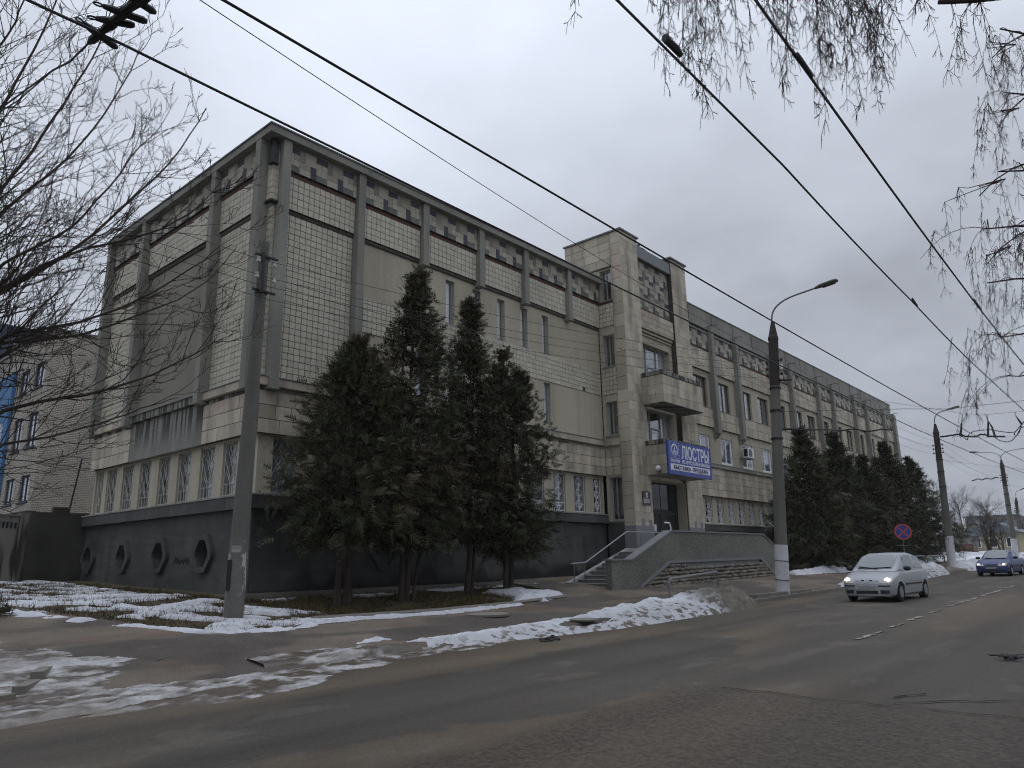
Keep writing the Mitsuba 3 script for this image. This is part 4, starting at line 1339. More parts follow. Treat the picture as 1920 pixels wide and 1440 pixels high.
def f_pole(p, n, uv):
    a = fbm(p.x * 3 + p.y * 3, p.z * .6, 1.0, 4)
    s = smoothstep(.62, .7, fbm(p.x * 9 + p.y * 9, p.z * 6, 2.0, 3)) * smoothstep(2.4, 1.6, p.z)
    c = C(.15, .145, .13) * (.6 + .7 * a) * (.85 + .3 * noise(p.x * 40, p.y * 40, p.z * 40))
    return mix(c, (.45, .44, .42), s * smoothstep(0.9, 1.3, p.z) * smoothstep(20., 15., p.x))


mat('m_pole', proc(f_pole), .9, .2)
mat('m_whitewash', proc(lambda p, n, uv: C(.60, .60, .62) * (.80 + .3 * fbm(p.x * 6, p.y * 6, p.z * 5, 3))), .9, .15)
mat('m_darkpole', (.045, .038, .034), .75, .3)
mat('m_ceramic', (.55, .54, .52), .2, .5)
mat('m_wire', (.02, .021, .026), .5, .4)
mat('m_lampshell', (.10, .105, .07), .5, .4)
mat('m_rust', (.05, .035, .028), .8, .3)


def ngon_pole(mb, a, b, ra, rb, sides=24, n=10):
    t = np.linspace(0, 1, n)[:, None]
    mb.tube(np.array(a) * (1 - t) + np.array(b) * t, ra + (rb - ra) * t[:, 0], sides)


def lerp(a, b, t):
    return tuple(np.array(a) * (1 - t) + np.array(b) * t)


# near concrete pole, no lamp
p0, p1 = (8.48, 15.62, .35), (8.48, 15.31, 9.25)
k = thing('utility_pole', 'leaning grey concrete pole with white insulators standing on the snowy lawn', 'pole')
mb = MB()
ngon_pole(mb, p0, p1, .215, .115)
add('shaft', mb, 'm_pole', k)
for z in (8.85, 7.97):
    c = lerp(p0, p1, (z - .35) / 8.9)
    add('clamp', MB().box(c[0] - .30, c[0] + .30, c[1] - .16, c[1] - .11, z - .025, z + .025).tube([(c[0], c[1], z - .03), (c[0], c[1], z + .03)], .15, 12), 'm_blackmetal', k)
c = lerp(p0, p1, .93)
add('insulator_bar', MB().box(c[0] - .16, c[0] - .08, c[1] - .22, c[1] - .14, 7.9, 8.9), 'm_blackmetal', k)
for dx, z in ((-.22, 8.72), (.2, 8.70), (-.24, 8.32), (.21, 8.3)):
    s = MB()
    s.tube([(c[0] + dx, c[1] - .18, z - .07), (c[0] + dx, c[1] - .18, z - .02), (c[0] + dx, c[1] - .18, z), (c[0] + dx, c[1] - .18, z + .06)], [.05, .055, .03, .045], 10)
    add('insulator', s, 'm_ceramic', k)
add('hole_patch', MB().tube([(8.29, 15.55, 1.1), (8.28, 15.54, 1.75)], .06, 8), 'm_blackmetal', k)


def street_lamp(base, top, ra, rb, lab, arms, wash, extra=1.0, group='lamp posts along the street kerb'):
    k = thing('street_lamp', lab, 'street lamp', group)
    b, t = np.array(base, float), np.array(top, float)
    H = t[2] - b[2]
    at = lambda z: b + (t - b) * ((z - b[2]) / H)
    zt = t[2]
    mb = MB()
    ngon_pole(mb, at(b[2] - .3), at(zt - .75), ra, rb)
    add('shaft', mb, 'm_pole', k)
    mb = MB()
    ngon_pole(mb, at(zt - 2.6), at(zt - .75), rb + .02, rb + .015, 16, 3)
    a, c = at(zt - .75), at(zt)
    mb.tube([a, lerp(a, c, .15), lerp(a, c, .25), c], [rb + .03, rb + .03, rb, .07], 14)
    add('sleeve', mb, 'm_darkpole', k)
    if wash:
        mb = MB()
        ngon_pole(mb, at(b[2] - .05), at(b[2] + wash), ra + .012, ra - (ra - rb) * wash / H + .012, 24, 4)
        add('whitewashed_foot', mb, 'm_whitewash', k)
    for z in (zt - 3.6, zt - 4.7, zt - 2.7):
        q = at(z)
        r_ = ra + (rb - ra) * (z - b[2]) / H
        add('collar', MB().tube([q - [0, 0, .04], q + [0, 0, .04]], r_ + .03, 16), 'm_blackmetal', k)
    for dx, dy, L in arms:
        u = np.array([dx, dy, 0.0])
        q = at(zt - .05)
        pts = [q, q + [0, 0, .30], q + u * .10 * L + [0, 0, .62], q + u * .30 * L + [0, 0, .84], q + u * .55 * L + [0, 0, .95], q + u * L + [0, 0, 1.05]]
        from scipy.interpolate import CubicSpline
        s = CubicSpline(np.linspace(0, 1, 6), np.array(pts))(np.linspace(0, 1, 18))
        ka = add('arm', MB().tube(s, .035, 8), 'm_metal', k)
        e = np.array(s[-1])
        d = s[-1] - s[-3]
        d /= np.linalg.norm(d)
        sd_ = np.cross(d, [0, 0, 1])
        upv = np.cross(sd_, d)
        prof = [(0, .05, .05), (.12, .10, .07), (.25, .15, .10), (.7, .155, .105), (.84, .13, .085), (.88, .05, .04)]
        V, n_ = [], 14
        for x, wd, ht in prof:
            for q_ in np.linspace(0, 2 * np.pi, n_, endpoint=False):
                zc = math.sin(q_)
                V.append(e + d * x + sd_ * wd * math.cos(q_) + upv * (ht * max(zc, 0) + .045 * min(zc, 0)))
        F_ = [[i * n_ + j, i * n_ + (j + 1) % n_, (i + 1) * n_ + (j + 1) % n_, (i + 1) * n_ + j] for i in range(len(prof) - 1) for j in range(n_)]
        kl = add('lamp_head', MB().add(np.array(V), np.array(F_)), 'm_lampshell', k, smooth=40)
        add('lens', MB().obox(e + d * .52 - upv * .05, [d, sd_, upv], (.24, .10, .02)), 'm_glassback', k)
    for i in range(6):
        z = zt - 1.6 - .28 * (i // 2)
        q = at(z)
        sx = 1 if i % 2 else -1
        add('insulator', MB().tube([q + [0, sx * rb, 0], q + [0, sx * (rb + .12), 0]], .02, 6).tube([q + [0, sx * (rb + .12), -.05], q + [0, sx * (rb + .12), 0], q + [0, sx * (rb + .12), .07]], [.05, .055, .03], 8), 'm_darkpole', k)
    return k, at


s1 = street_lamp((28, 11.2, .25), (28, 10.5, 10.75), .245, .17, 'tall street lamp with a whitewashed foot before the stairs, nearest of the lamp posts', [(.05, -1.0, 1.75)], 1.78)
s2 = street_lamp((61.8, 12.1, .6), (61.8, 11.79, 11.05), .28, .19, 'street lamp with one short arm behind the blue car, second along the kerb', [(.35, -.9, .95)], 2.2)
s3 = street_lamp((91.4, 12.06, .7), (91.4, 11.87, 11.0), .28, .19, 'street lamp with two arms, third along the kerb', [(0, 1.0, 1.9), (0, -1.0, 2.2)], 2.2)
k, at4 = street_lamp((131, 16.6, 1.3), (131, 16.0, 9.4), .28, .18, 'small distant lamp post at the far end of the street', [(0, -1, .6)], 2.0)
# wires round the whitewashed foot
mb = MB()
for z in (.75, 1.45):
    q = s1[1](z)
    an = np.linspace(0, 2 * np.pi, 20)
    mb.tube(np.stack([q[0] + .27 * np.cos(an), q[1] + .27 * np.sin(an), z + .03 * np.sin(an)], 1), .012, 4)
add('tie_wire', mb, 'm_wire', 'street_lamp')
add('cable_box', MB().box(27.86, 27.98, 10.28, 10.36, 8.75, 8.95), 'm_ceramic', 'street_lamp')


def wire(lab, pts, r, sag=0.0, group='overhead wires along the street', name='overhead_wire', extra=None):
    P = []
    for a, b in zip(pts[:-1], pts[1:]):
        a, b = np.array(a, float), np.array(b, float)
        L = np.linalg.norm(b - a)
        n = max(2, int(L / 2.0) + 2)
        for t in np.linspace(0, 1, n, endpoint=False):
            q = a + (b - a) * t
            q[2] -= sag * 4 * t * (1 - t)
            P.append(q)
    P.append(np.array(pts[-1], float))
    mb = MB().tube(P, r, 6)
    if extra:
        extra(mb)
    return tag(add(name, mb, 'm_wire'), lab, 'wire', group)


tw_ = 'trolley wires above the road'
wire('thick contact wire passing just above the corner of the roof', [(-14, 6.1, 6.0), (1.95, 6.18, 6.1), (29.4, 6.15, 5.95), (61, 6.3, 6.6), (91, 6.4, 6.8), (170, 6.6, 7.3)], .013, .06, tw_)
wire('thick contact wire crossing the sky over the tower', [(-14, 4.95, 6.0), (2.3, 4.95, 6.02), (28, 5.0, 6.0), (61, 5.2, 6.55), (91, 5.3, 6.8), (170, 5.5, 7.3)], .013, .05, tw_)


def clamp3(mb):
    mb.tube([(5.05, 2.57, 6.02), (5.33, 2.57, 6.02)], .03, 6)
    for i in range(8):
        mb.box(5.06 + i * .033, 5.075 + i * .033, 2.55, 2.6, 6.03, 6.075)
    mb.tube([(13.9, 2.7, 6.0), (14.3, 2.72, 5.98)], .018, 6)


def clamp4(mb):
    mb.tube([(6.0, 1.78, 5.99), (6.4, 1.79, 5.99)], .026, 6)
    mb.tube([(14.7, 1.9, 5.99), (15.3, 1.9, 5.97)], .022, 6)


wire('thick contact wire with a black comb clamp among the birch twigs', [(-14, 2.5, 6.0), (7.8, 2.62, 6.0), (14.1, 2.74, 6.0), (20.6, 2.82, 6.0), (55, 3.0, 6.45), (91, 3.2, 6.8), (170, 3.6, 7.3)], .013, .03, tw_, extra=clamp3)
wire('thick contact wire with two black clamps, farthest right of the four', [(-14, 1.7, 6.0), (5.1, 1.78, 6.0), (13.1, 1.9, 6.0), (20.8, 1.93, 6.0), (55, 2.1, 6.45), (91, 2.3, 6.8), (170, 2.8, 7.3)], .013, .03, tw_, extra=clamp4)
wt = (28, 10.6, 9.0)
wire('thin wire crossing the sky from upper left to the nearest lamp post', [(-30, 7.8, 9.6), (1.9, 8.0, 8.7), (28, 10.5, 9.2)], .007, .3)
for i, (z, y) in enumerate(((8.72, 15.15), (8.32, 15.15), (8.1, 15.2), (7.8, 15.2))):
    wire(('uppermost', 'second', 'third', 'lowest')[i] + ' of the four thin wires strung across the facade from the concrete pole', [(-30, 13, z + .9), (8.48 + (.2 if i % 2 else -.22), y, z), (28, 10.75, 9.3 - .28 * i)], .0065, .35)
for i in range(4):
    wire(('uppermost', 'second', 'third', 'lowest')[i] + ' of the four thin wires running on from the nearest lamp post to the next', [(28, 10.3 + .4 * (i % 2), 9.25 - .28 * i), (61.8, 11.6 + .4 * (i % 2), 9.6 - .28 * i), (91.4, 11.7 + .4 * (i % 2), 9.5 - .28 * i), (131, 16, 8 - .2 * i)], .006, .5)
# span wires and hangers
sp = 'span wires across the street'
wire('span wire with a wavy hose sleeve reaching from the nearest lamp post over the road', [(28, 10.65, 7.1), (28, 6.2, 6.55), (28, 4.9, 6.35), (28, 2.6, 6.3), (28, -4, 7)], .008, .0, sp)
wire('span wire reaching from the second lamp post over the road', [(61.8, 11.7, 8.3), (61.8, 6.2, 7.0), (61.8, 5.2, 6.95), (61.8, 2.6, 6.9), (61.8, -6, 7.6)], .008, 0, sp)
wire('span wire reaching from the third lamp post over the road', [(91.4, 11.9, 8.4), (91.4, 6.4, 7.2), (91.4, 2.6, 7.2), (91.4, -6, 8)], .008, 0, sp)
wire('thin wire running from the far roof end to the lamp posts', [(78, 19.2, 16.2), (61.8, 11.8, 10.2), (61.8, 4, 9.6), (62, -6, 9.9)], .006, .3, sp)
class MBz(MB):
    def __init__(self, dz):
        super().__init__()
        self.dz = dz

    def add(self, v, f, tone=0.5, t2=0.5):
        return super().add(np.asarray(v, float).reshape(-1, 3) + [0, 0, self.dz], f, tone, t2)


H_ = thing('wire_hanger', 'dark bent insulating arms holding the contact wires beside the second lamp post', 'wire hanger')
xs_ = 61.6
W3 = lambda L: [(xs_, y, z) for y, z in L]
add('arm', MB().tube(W3([(11.54, 10.01), (10.5, 10.06), (10.24, 10.07), (9.93, 9.86), (9.28, 9.75), (8.96, 9.89), (8.68, 9.83), (8.46, 9.68), (7.51, 9.54)]), .065, 6), 'm_blackmetal', H_)
for L in ([(9.87, 11.51), (10.0, 10.89), (10.03, 10.84), (10.2, 10.07)], [(8.35, 11.25), (8.4, 10.76), (8.38, 10.7), (8.55, 9.62)], [(8.49, 11.31), (8.37, 10.81), (8.2, 10.3), (8.11, 9.56)], [(6.7, 11.2), (6.67, 10.91), (6.55, 10.6), (6.41, 10.25)]):
    add('hanger', MB().tube(W3(L), [.02, .02, .06, .07], 6), 'm_blackmetal', H_)
for L in ([(10.38, 10.04), (10.1, 9.86), (9.85, 9.58)], [(9.85, 9.58), (9.71, 9.96), (9.38, 10.16), (8.8, 10.18), (8.31, 10.14), (7.77, 9.95), (7.23, 9.79), (6.88, 9.79), (6.6, 10.09), (6.26, 10.47)], [(8.15, 9.57), (7.87, 9.29), (7.49, 9.15), (7.16, 9.21), (6.79, 9.59), (6.53, 10.03), (6.32, 10.1)], [(6.92, 9.75), (6.96, 9.61), (6.88, 9.48), (6.64, 9.76), (6.46, 10.21)]):
    add('cable', MB().tube(W3(L), .032, 6), 'm_blackmetal', H_)
wire('thin span wire carrying the dark bent arms beside the second lamp post', W3([(19.2, 14.6), (14.19, 13.0), (10.48, 11.78), (9.87, 11.51), (8.43, 11.26), (6.7, 11.2), (6.16, 11.17), (-6, 11.6)]), .012, 0, sp)
H2 = thing('wire_hanger', 'dark wavy hose sleeve on the span wire at the third lamp post', 'wire hanger')
an = np.linspace(0, 1, 24)
add('sleeve', MB().tube(np.stack([91.4 + 0 * an, 12.4 + 2.4 * an, 9.15 - .02 * an + .07 * np.sin(an * 18)], 1), .06, 6), 'm_blackmetal', H2)
H3 = thing('wire_hanger', 'black wavy hose sleeve on the span wire before the far conifers', 'wire hanger')
add('sleeve', MB().tube(np.stack([28 + 0 * an, 10.3 - 3.6 * an, 6.35 - .5 * an + .04 * np.sin(an * 22) * sst(.3, .6, an)], 1), .028, 6).tube([(28, 10.55, 6.4), (28, 10.2, 6.36)], .04, 6).tube([(28, 10.5, 8.35), (28, 10.0, 8.28)], .04, 6), 'm_blackmetal', H3)
# big black strain insulator at the upper left
H4 = thing('wire_switch', 'heavy black switch gear with bars and rings on the contact wire at the upper left', 'wire switch')
a0, a1 = np.array([1.75, 6.42, 6.12]), np.array([1.95, 5.30, 6.30])
ln = lambda t: a0 + (a1 - a0) * t
add('rod', MB().tube([ln(t) for t in (0, .05, .16, .2, .3, .36, .48, .52, .62, .68, .8, .9, 1.0, 1.25)], [.012, .035, .038, .028, .05, .035, .05, .035, .05, .06, .06, .045, .05, .045], 10), 'm_blackmetal', H4)
for t, ang, L in ((.14, -.35, .34), (.33, .55, .30), (.45, .25, .34), (.62, -.15, .30)):
    c = ln(t)
    d = np.array([math.cos(ang), -math.sin(ang), .0])
    add('bar', MB().tube([c - d * L * .45, c - d * L * .2, c + d * L * .45, c + d * L * .55], [.02, .032, .032, .018], 8), 'm_blackmetal', H4)
    e = c - d * L * .55
    an = np.linspace(0, 2 * np.pi, 13)
    add('ring', MB().tube(np.stack([e[0] + .035 * np.cos(an) * d[0] - .02 * np.sin(an) * d[1], e[1] + .035 * np.cos(an) * d[1] + .02 * np.sin(an) * d[0], e[2] + 0 * an], 1), .008, 5), 'm_blackmetal', H4)
wire('two joined stay wires running from the black switch gear down to the left', [(1.75, 6.42, 6.12), (1.66, 7.0, 6.1), (1.2, 10, 6.2), (0.4, 14, 6.6)], .009, .05, sp)
wire('stay wire splitting off below the black switch gear at the left', [(1.66, 7.0, 6.1), (1.45, 8.2, 6.02), (1.2, 8.5, 5.85), (.6, 11, 5.6)], .007, .05, sp)
mb = MB()
H5 = thing('lamp_arm', 'brown end of a bar poking into the top right corner of the sky', 'bar')
add('bar', MB().tube([(6.0, .66, 5.88), (6.0, .44, 5.775), (6.0, -.2, 5.5)], [.018, .028, .03], 8), 'm_rust', H5)
# ------------------------------------------------------------------ hoop barriers, sign
mat('m_hoop', (.17, .175, .18), .6, .5, .3)


def hoop(p, q, h, r, lab, z0, z1):
    k = thing('hoop_barrier', lab, 'barrier', 'low steel hoop barriers along the kerb')
    p, q = np.array(p, float), np.array(q, float)
    d = (q - p) / np.linalg.norm(q - p)
    a, b = np.array([*p, z0]), np.array([*q, z1])
    d3 = (b - a) / np.linalg.norm(b - a)
    up_ = np.array([0, 0, 1.0])
    c = .12
    cur = [a - up_ * .3, a + up_ * (h - c), a + up_ * (h - c * .3) + d3 * c * .3, a + up_ * h + d3 * c]
    cur2 = [b + up_ * h - d3 * c, b + up_ * (h - c * .3) - d3 * c * .3, b + up_ * (h - c), b - up_ * .3]
    add('hoop', MB().tube(cur + cur2, r, 8), 'm_hoop', k)
    add('cross_rail', MB().tube([a + up_ * .22, b + up_ * .22], r * .5, 6), 'm_hoop', k)
    return k


hoop((20.6, 11.75), (24.2, 11.9), .70, .045, 'grey steel hoop barrier standing in the snow bank before the stairs', .28, .42)
hoop((48.5, 11.7), (52.6, 11.75), .8, .04, 'grey hoop barrier on the snowy kerb behind the silver car', .62, .66)
hoop((53.0, 11.7), (56.2, 11.4), .8, .05, 'grey hoop barrier between the second lamp post and the blue car', .62, .66)
N_ = thing('road_sign', 'round no-stopping sign, blue with a red border and red cross, on a thin post', 'sign')
sx, sy_, sz = 51.4, 12.5, 2.95
mat('m_signred', (.42, .07, .06), .4, .5)
vdir = np.array([sx, sy_]) / np.hypot(sx, sy_)
nx, ny = -vdir
ang_ = math.atan2(ny, nx)


def disc3(r0, r1, off, n=40):
    mb = MB()
    side = np.array([-ny, nx, 0])
    o = np.array([sx, sy_, sz]) + np.array([nx, ny, 0]) * off
    an = np.linspace(0, 2 * np.pi, n, endpoint=False)
    ring_ = lambda r: [o + side * r * math.cos(a) + np.array([0, 0, r * math.sin(a)]) for a in an]
    V = np.array(ring_(r0) + ring_(r1))
    return mb.add(V, [[i, (i + 1) % n, n + (i + 1) % n, n + i] for i in range(n)]), side, o


add('back_plate', MB().tube([np.array([sx, sy_, sz]), np.array([sx + nx * .02, sy_ + ny * .02, sz])], .50, 32), 'm_metal', N_)
add('blue_disc', disc3(.001, .40, .024)[0], 'm_signblue', N_)
add('red_border', disc3(.40, .50, .026)[0], 'm_signred', N_)
_, side, o = disc3(.1, .2, .03)
mb = MB()
for s in (1, -1):
    d = (side + np.array([0, 0, s])) / math.sqrt(2)
    pz = (side * -s + np.array([0, 0, 1])) / math.sqrt(2)
    mb.obox(o + np.array([nx, ny, 0]) * .002 * s, [d, pz, np.array([nx, ny, 0])], (.40, .045, .002))
add('red_cross', mb, 'm_signred', N_)
add('post', MB().tube([(sx + .35, sy_ + .25, gz1(sx, sy_) - .1), (sx - nx * .03, sy_ - ny * .03, sz + .3)], .03, 8), 'm_metal', N_)
add('cross_bar', MB().obox((sx + .25, sy_ + .15, sz - .83), [(-ny, nx, 0), (nx, ny, 0), (0, 0, 1)], (.38, .012, .02)), 'm_metal', N_)
# ------------------------------------------------------------------ cars
mat('m_silver', (.33, .345, .36), .34, .5, .4, coat=.6)
mat('m_carblue', (.022, .036, .13), .3, .5, .3, coat=.6)
mat('m_carwhite', (.55, .56, .57), .4, .5, .0, coat=.4)
mat('m_carglass', (.13, .15, .155), .06, .9)
mat('m_tyre', (.018, .018, .018), .85, .2)
mat('m_rim', (.25, .26, .27), .4, .5, .6)
mat('m_trim', (.022, .023, .025), .6, .4)
mat('m_plate', (.30, .30, .29), .6, .3)
mat('m_lampglass', (.45, .42, .38), .15, .6)
mat('m_redlamp', (.35, .03, .03), .3, .5)
scene['m_headlight'] = {'type': 'diffuse', 'reflectance': c3((.8, .8, .8))}


def loft(secs, close=True):
    """secs: rings with the same number of points"""
    n, m_ = len(secs), len(secs[0])
    V = np.array(secs).reshape(-1, 3)
    F_ = [[i * m_ + j, i * m_ + (j + 1) % m_, (i + 1) * m_ + (j + 1) % m_, (i + 1) * m_ + j] for i in range(n - 1) for j in range(m_)]
    F3 = [[0, j + 1, j] for j in range(1, m_ - 1)] + [[(n - 1) * m_, (n - 1) * m_ + j, (n - 1) * m_ + j + 1] for j in range(1, m_ - 1)]
    F_ = np.array(F_)
    F_ = np.vstack([F_[:, [0, 1, 2]], F_[:, [0, 2, 3]], np.array(F3)])
    tm = trimesh.Trimesh(V, F_, process=True)
    trimesh.repair.fix_normals(tm)
    return tm


def to_m3(tm):
    return m3.Manifold(m3.Mesh(np.asarray(tm.vertices, np.float32), np.asarray(tm.faces, np.uint32)))


def car(name, label, paint, loc, yaw, low, green, wheels, R, W, lights, front, glow=True):
    """x runs back from the nose, y to the left, z up; low: (x, z bottom, z shoulder, z top, half width)"""
    k = thing(name, label, 'car')
    c, s = math.cos(yaw), math.sin(yaw)
    M = lambda V: np.stack([loc[0] + c * V[:, 0] - s * V[:, 1], loc[1] + s * V[:, 0] + c * V[:, 1], loc[2] + V[:, 2]], 1)
    from scipy.interpolate import PchipInterpolator
    L = np.array(low, float)
    xs = np.linspace(L[0, 0], L[-1, 0], 46)
    I = [PchipInterpolator(L[:, 0], L[:, j])(xs) for j in range(1, 5)]
    secs = []
    for x, zb_, zs, zt_, w in zip(xs, *I):
        half = [(0, zb_), (w * .86, zb_), (w * .96, zb_ + .07), (w, zb_ + .5 * (zs - zb_)), (w * .985, zs - .06), (w * .95, zs), (w * .80, zt_ - .01), (w * .45, zt_ + .008), (0, zt_ + .014)]
        secs.append([(x, y, z) for y, z in half] + [(x, -y, z) for y, z in half[-2:0:-1]])
    body = to_m3(loft(secs))
    for wx in wheels:
        cy = m3.Manifold.cylinder(2.4, R + .05, R + .05, 40).rotate([90, 0, 0]).translate([wx, 1.2, R])
        keep = m3.Manifold.cube([4, 2 * (W - .24), 4], True)
        body = body - (cy - keep)
    add('body', (M(np.array(body.to_mesh().vert_properties[:, :3])), body.to_mesh().tri_verts), paint, k, smooth=35)
    G = np.array(green, float)  # x, z roof, half width at belt, half width at roof, z belt
    xs = np.linspace(G[0, 0], G[-1, 0], 30)
    I = [PchipInterpolator(G[:, 0], G[:, j])(xs) for j in range(1, 5)]
    secs = []
    for x, zr_, wb, wr, zbl in zip(xs, *I):
        half = [(0, zbl - .12), (wb, zbl - .12), (wb, zbl), (wb + (wr - wb) * .5 + .02, zbl + (zr_ - zbl) * .5), (wr, zr_ - .05 * min(1, (zr_ - zbl) * 3)), (wr * .8, zr_), (0, zr_ + .012)]
        secs.append([(x, y, z) for y, z in half] + [(x, -y, z) for y, z in half[-2:0:-1]])
    add('cabin', (M(np.array(loft(secs).vertices)), loft(secs).faces), paint, k, smooth=35)

    def roofz(x):
        return np.interp(x, G[:, 0], G[:, 1])

    def side_pt(x, t, sgn, off=.012):
        zr_, wb, wr, zbl = [PchipInterpolator(G[:, 0], G[:, j])(x) for j in range(1, 5)]
        w = wb + (wr - wb) * t + .04 * math.sin(t * math.pi) * .5
        return (x, sgn * (w + off), zbl + (zr_ - zbl) * t)
    # windscreen: a sheet lying on the sloped front
    x0, x1 = front
    mb = MB()
    n = 9
    rows_ = []
    for t in np.linspace(.06, .95, 8):
        x = x0 + (x1 - x0) * t
        zr_, wb, wr, zbl = [float(PchipInterpolator(G[:, 0], G[:, j])(x)) for j in range(1, 5)]
        rows_.append([(x - .012, y * (wr * .93), zr_ + .014 - .03 * abs(y) ** 3) for y in np.linspace(-1, 1, n)])
    Vv = np.array(rows_).reshape(-1, 3)
    mb.add(M(Vv), [[i * n + j, i * n + j + 1, (i + 1) * n + j + 1, (i + 1) * n + j] for i in range(7) for j in range(n - 1)])
    add('windscreen', mb, 'm_carglass', k, smooth=True)
    for sgn in (1, -1):
        xa, xb = x0 + .35 * (x1 - x0), G[-1, 0] - .35
        cuts = [(x0 + .62 * (x1 - x0), (x1 + xb) / 2 - .12), ((x1 + xb) / 2 - .04, xb)]
        for a, b in cuts:
            q = []
            for t, qs in ((.10, np.linspace(a, b, 8)), (.86, np.linspace(min(a + .28, b), b - .02, 8)[::-1])):
                q += [side_pt(x, t if x < x1 + 9 else t, sgn) for x in qs]
            V = np.array(q)
            mb = MB().add(M(V), [[i, i + 1, 14 - i, 15 - i] for i in range(7)])
            add('side_window', mb, 'm_carglass', k)
        # mirror, door strip
        mx = x0 + .42
        e = trimesh.creation.icosphere(2, 1.0)
        zbl = float(np.interp(mx, G[:, 0], G[:, 4]))
        add('mirror', (M(np.array(e.vertices) * [.07, .12, .08] + [mx, sgn * (W + .09), zbl + .07]), e.faces), 'm_trim', k, smooth=True)
        zm = .52
        add('door_strip', MB().add(M(np.array([[x, sgn * (W + .004 + d), z] for x in (wheels[0] + R + .15, wheels[1] - R - .12) for d in (0, .015) for z in (zm, zm + .05)])), BOXF), 'm_trim', k)
        for wx in wheels:
            V = MB().tube([(wx, sgn * (W - .20), R), (wx, sgn * (W - .19), R), (wx, sgn * (W - .03), R), (wx, sgn * (W - .012), R)], [R * .94, R, R, R * .9], 28)
            vv, ff = V.out()
            kw = add('wheel', (M(vv), ff), 'm_tyre', k, smooth=35)
            V = MB().tube([(wx, sgn * (W - .012), R), (wx, sgn * (W - .004), R)], [R * .62, R * .55], 24)
            vv, ff = V.out()
            add('rim', (M(vv), ff), 'm_rim', kw)
    Lf = lambda y: float(np.interp(abs(y), [0, W * .75, W], [0, .04, .22]))

    def front_panel(nm, y0, y1, z0, z1, mt, off=.012, xo=None):
        q = []
        n = 8
        for y in np.linspace(y0, y1, n):
            for z in np.linspace(z0, z1, 4):
                q.append((nose(y, z) - off, y, z))
        return add(nm, MB().add(M(np.array(q)), [[i * 4 + j, (i + 1) * 4 + j, (i + 1) * 4 + j + 1, i * 4 + j + 1] for i in range(n - 1) for j in range(3)]), mt, k, smooth=True)

    bm = trimesh.Trimesh(np.array(body.to_mesh().vert_properties[:, :3]), body.to_mesh().tri_verts)

    def nose(y, z):
        from trimesh.ray.ray_triangle import RayMeshIntersector
        p = bm.vertices
        # first section whose outline holds (y, z)
        for x, zb_, zs, zt_, w in zip(np.linspace(L[0, 0], L[-1, 0], 240), *[PchipInterpolator(L[:, 0], L[:, j])(np.linspace(L[0, 0], L[-1, 0], 240)) for j in range(1, 5)]):
            ww = np.interp(z, [zb_, zb_ + .07, zb_ + .5 * (zs - zb_), zs - .06, zs, zt_ - .01, zt_ + .01], [w * .86, w * .96, w, w * .985, w * .95, w * .8, 0], left=-1, right=-1)
            if abs(y) <= ww:
                return x
        return L[0, 0] + .3
    for nm, y0, y1, z0, z1, mt in lights:
        front_panel(nm, y0, y1, z0, z1, mt)
        if nm == 'headlight' and glow:
            yc, zc = (y0 + y1) / 2 + .04 * np.sign(y0), (z0 + z1) / 2
            e = trimesh.creation.icosphere(2, 1.0)
            kk = uniq(k + '__headlight_bulb')
            scene[kk] = mikit.ply((M(np.array(e.vertices) * [.03, .085 * glow, .065 * glow] + [nose(yc, zc) - .015, yc, zc]), e.faces), 'm_headlight', smooth=True, emitter={'type': 'area', 'radiance': c3((1.7, 1.55, 1.25))})
    # wipers
    add('wiper', MB().add(M(MB().tube([(x0 - .02, -.15, np.interp(x0, G[:, 0], G[:, 1]) + .03), (x0 + .10, .5, np.interp(x0 + .1, G[:, 0], G[:, 1]) + .03)], .014, 5).out()[0]), MB().tube([(0, 0, 0), (0, 1, 0)], .01, 5).out()[1]).add(M(MB().tube([(x0 - .02, .5, np.interp(x0, G[:, 0], G[:, 1]) + .03), (x0 + .07, -.55, np.interp(x0 + .07, G[:, 0], G[:, 1]) + .03)], .014, 5).out()[0]), MB().tube([(0, 0, 0), (0, 1, 0)], .01, 5).out()[1]), 'm_trim', k)
    return k


hatch_low = [(0, .20, .52, .56, .60), (.06, .17, .60, .66, .72), (.22, .17, .72, .78, .80), (.55, .18, .84, .90, .835), (1.0, .18, .92, 1.0, .845), (2.6, .18, .96, 1.0, .845), (3.4, .2, .96, .99, .83), (3.75, .25, .93, .95, .79), (3.86, .34, .85, .86, .70)]
hatch_green = [(.72, .96, .70, .62, .95), (1.05, 1.17, .76, .64, .97), (1.55, 1.44, .79, .62, .98), (1.95, 1.535, .79, .60, .98), (2.6, 1.55, .79, .60, .98), (3.2, 1.50, .77, .58, .98), (3.6, 1.30, .74, .58, .97), (3.8, 1.0, .70, .60, .95)]
Z1 = float(zr(27)) + .0
car('silver_car', 'silver hatchback with lit headlights driving towards the viewer', 'm_silver', (26.25, 7.7, Z1), math.radians(-3.5), hatch_low, hatch_green, (.72, 3.22), .295, .84,
    [('headlight', .42, .76, .60, .80, 'm_lampglass'), ('headlight', -.76, -.42, .60, .80, 'm_lampglass'), ('grille', .08, .36, .655, .70, 'm_trim'), ('grille', -.36, -.08, .655, .70, 'm_trim'),
     ('bumper_strip', .36, .72, .49, .53, 'm_trim'), ('bumper_strip', -.72, -.36, .49, .53, 'm_trim'), ('air_intake', -.34, .34, .26, .36, 'm_trim'), ('fog_recess', .42, .68, .27, .38, 'm_trim'), ('fog_recess', -.68, -.42, .27, .38, 'm_trim'), ('number_plate', -.26, .26, .39, .50, 'm_plate'), ('emblem', -.05, .05, .62, .72, 'm_rim')], (.80, 1.72), 1.0)
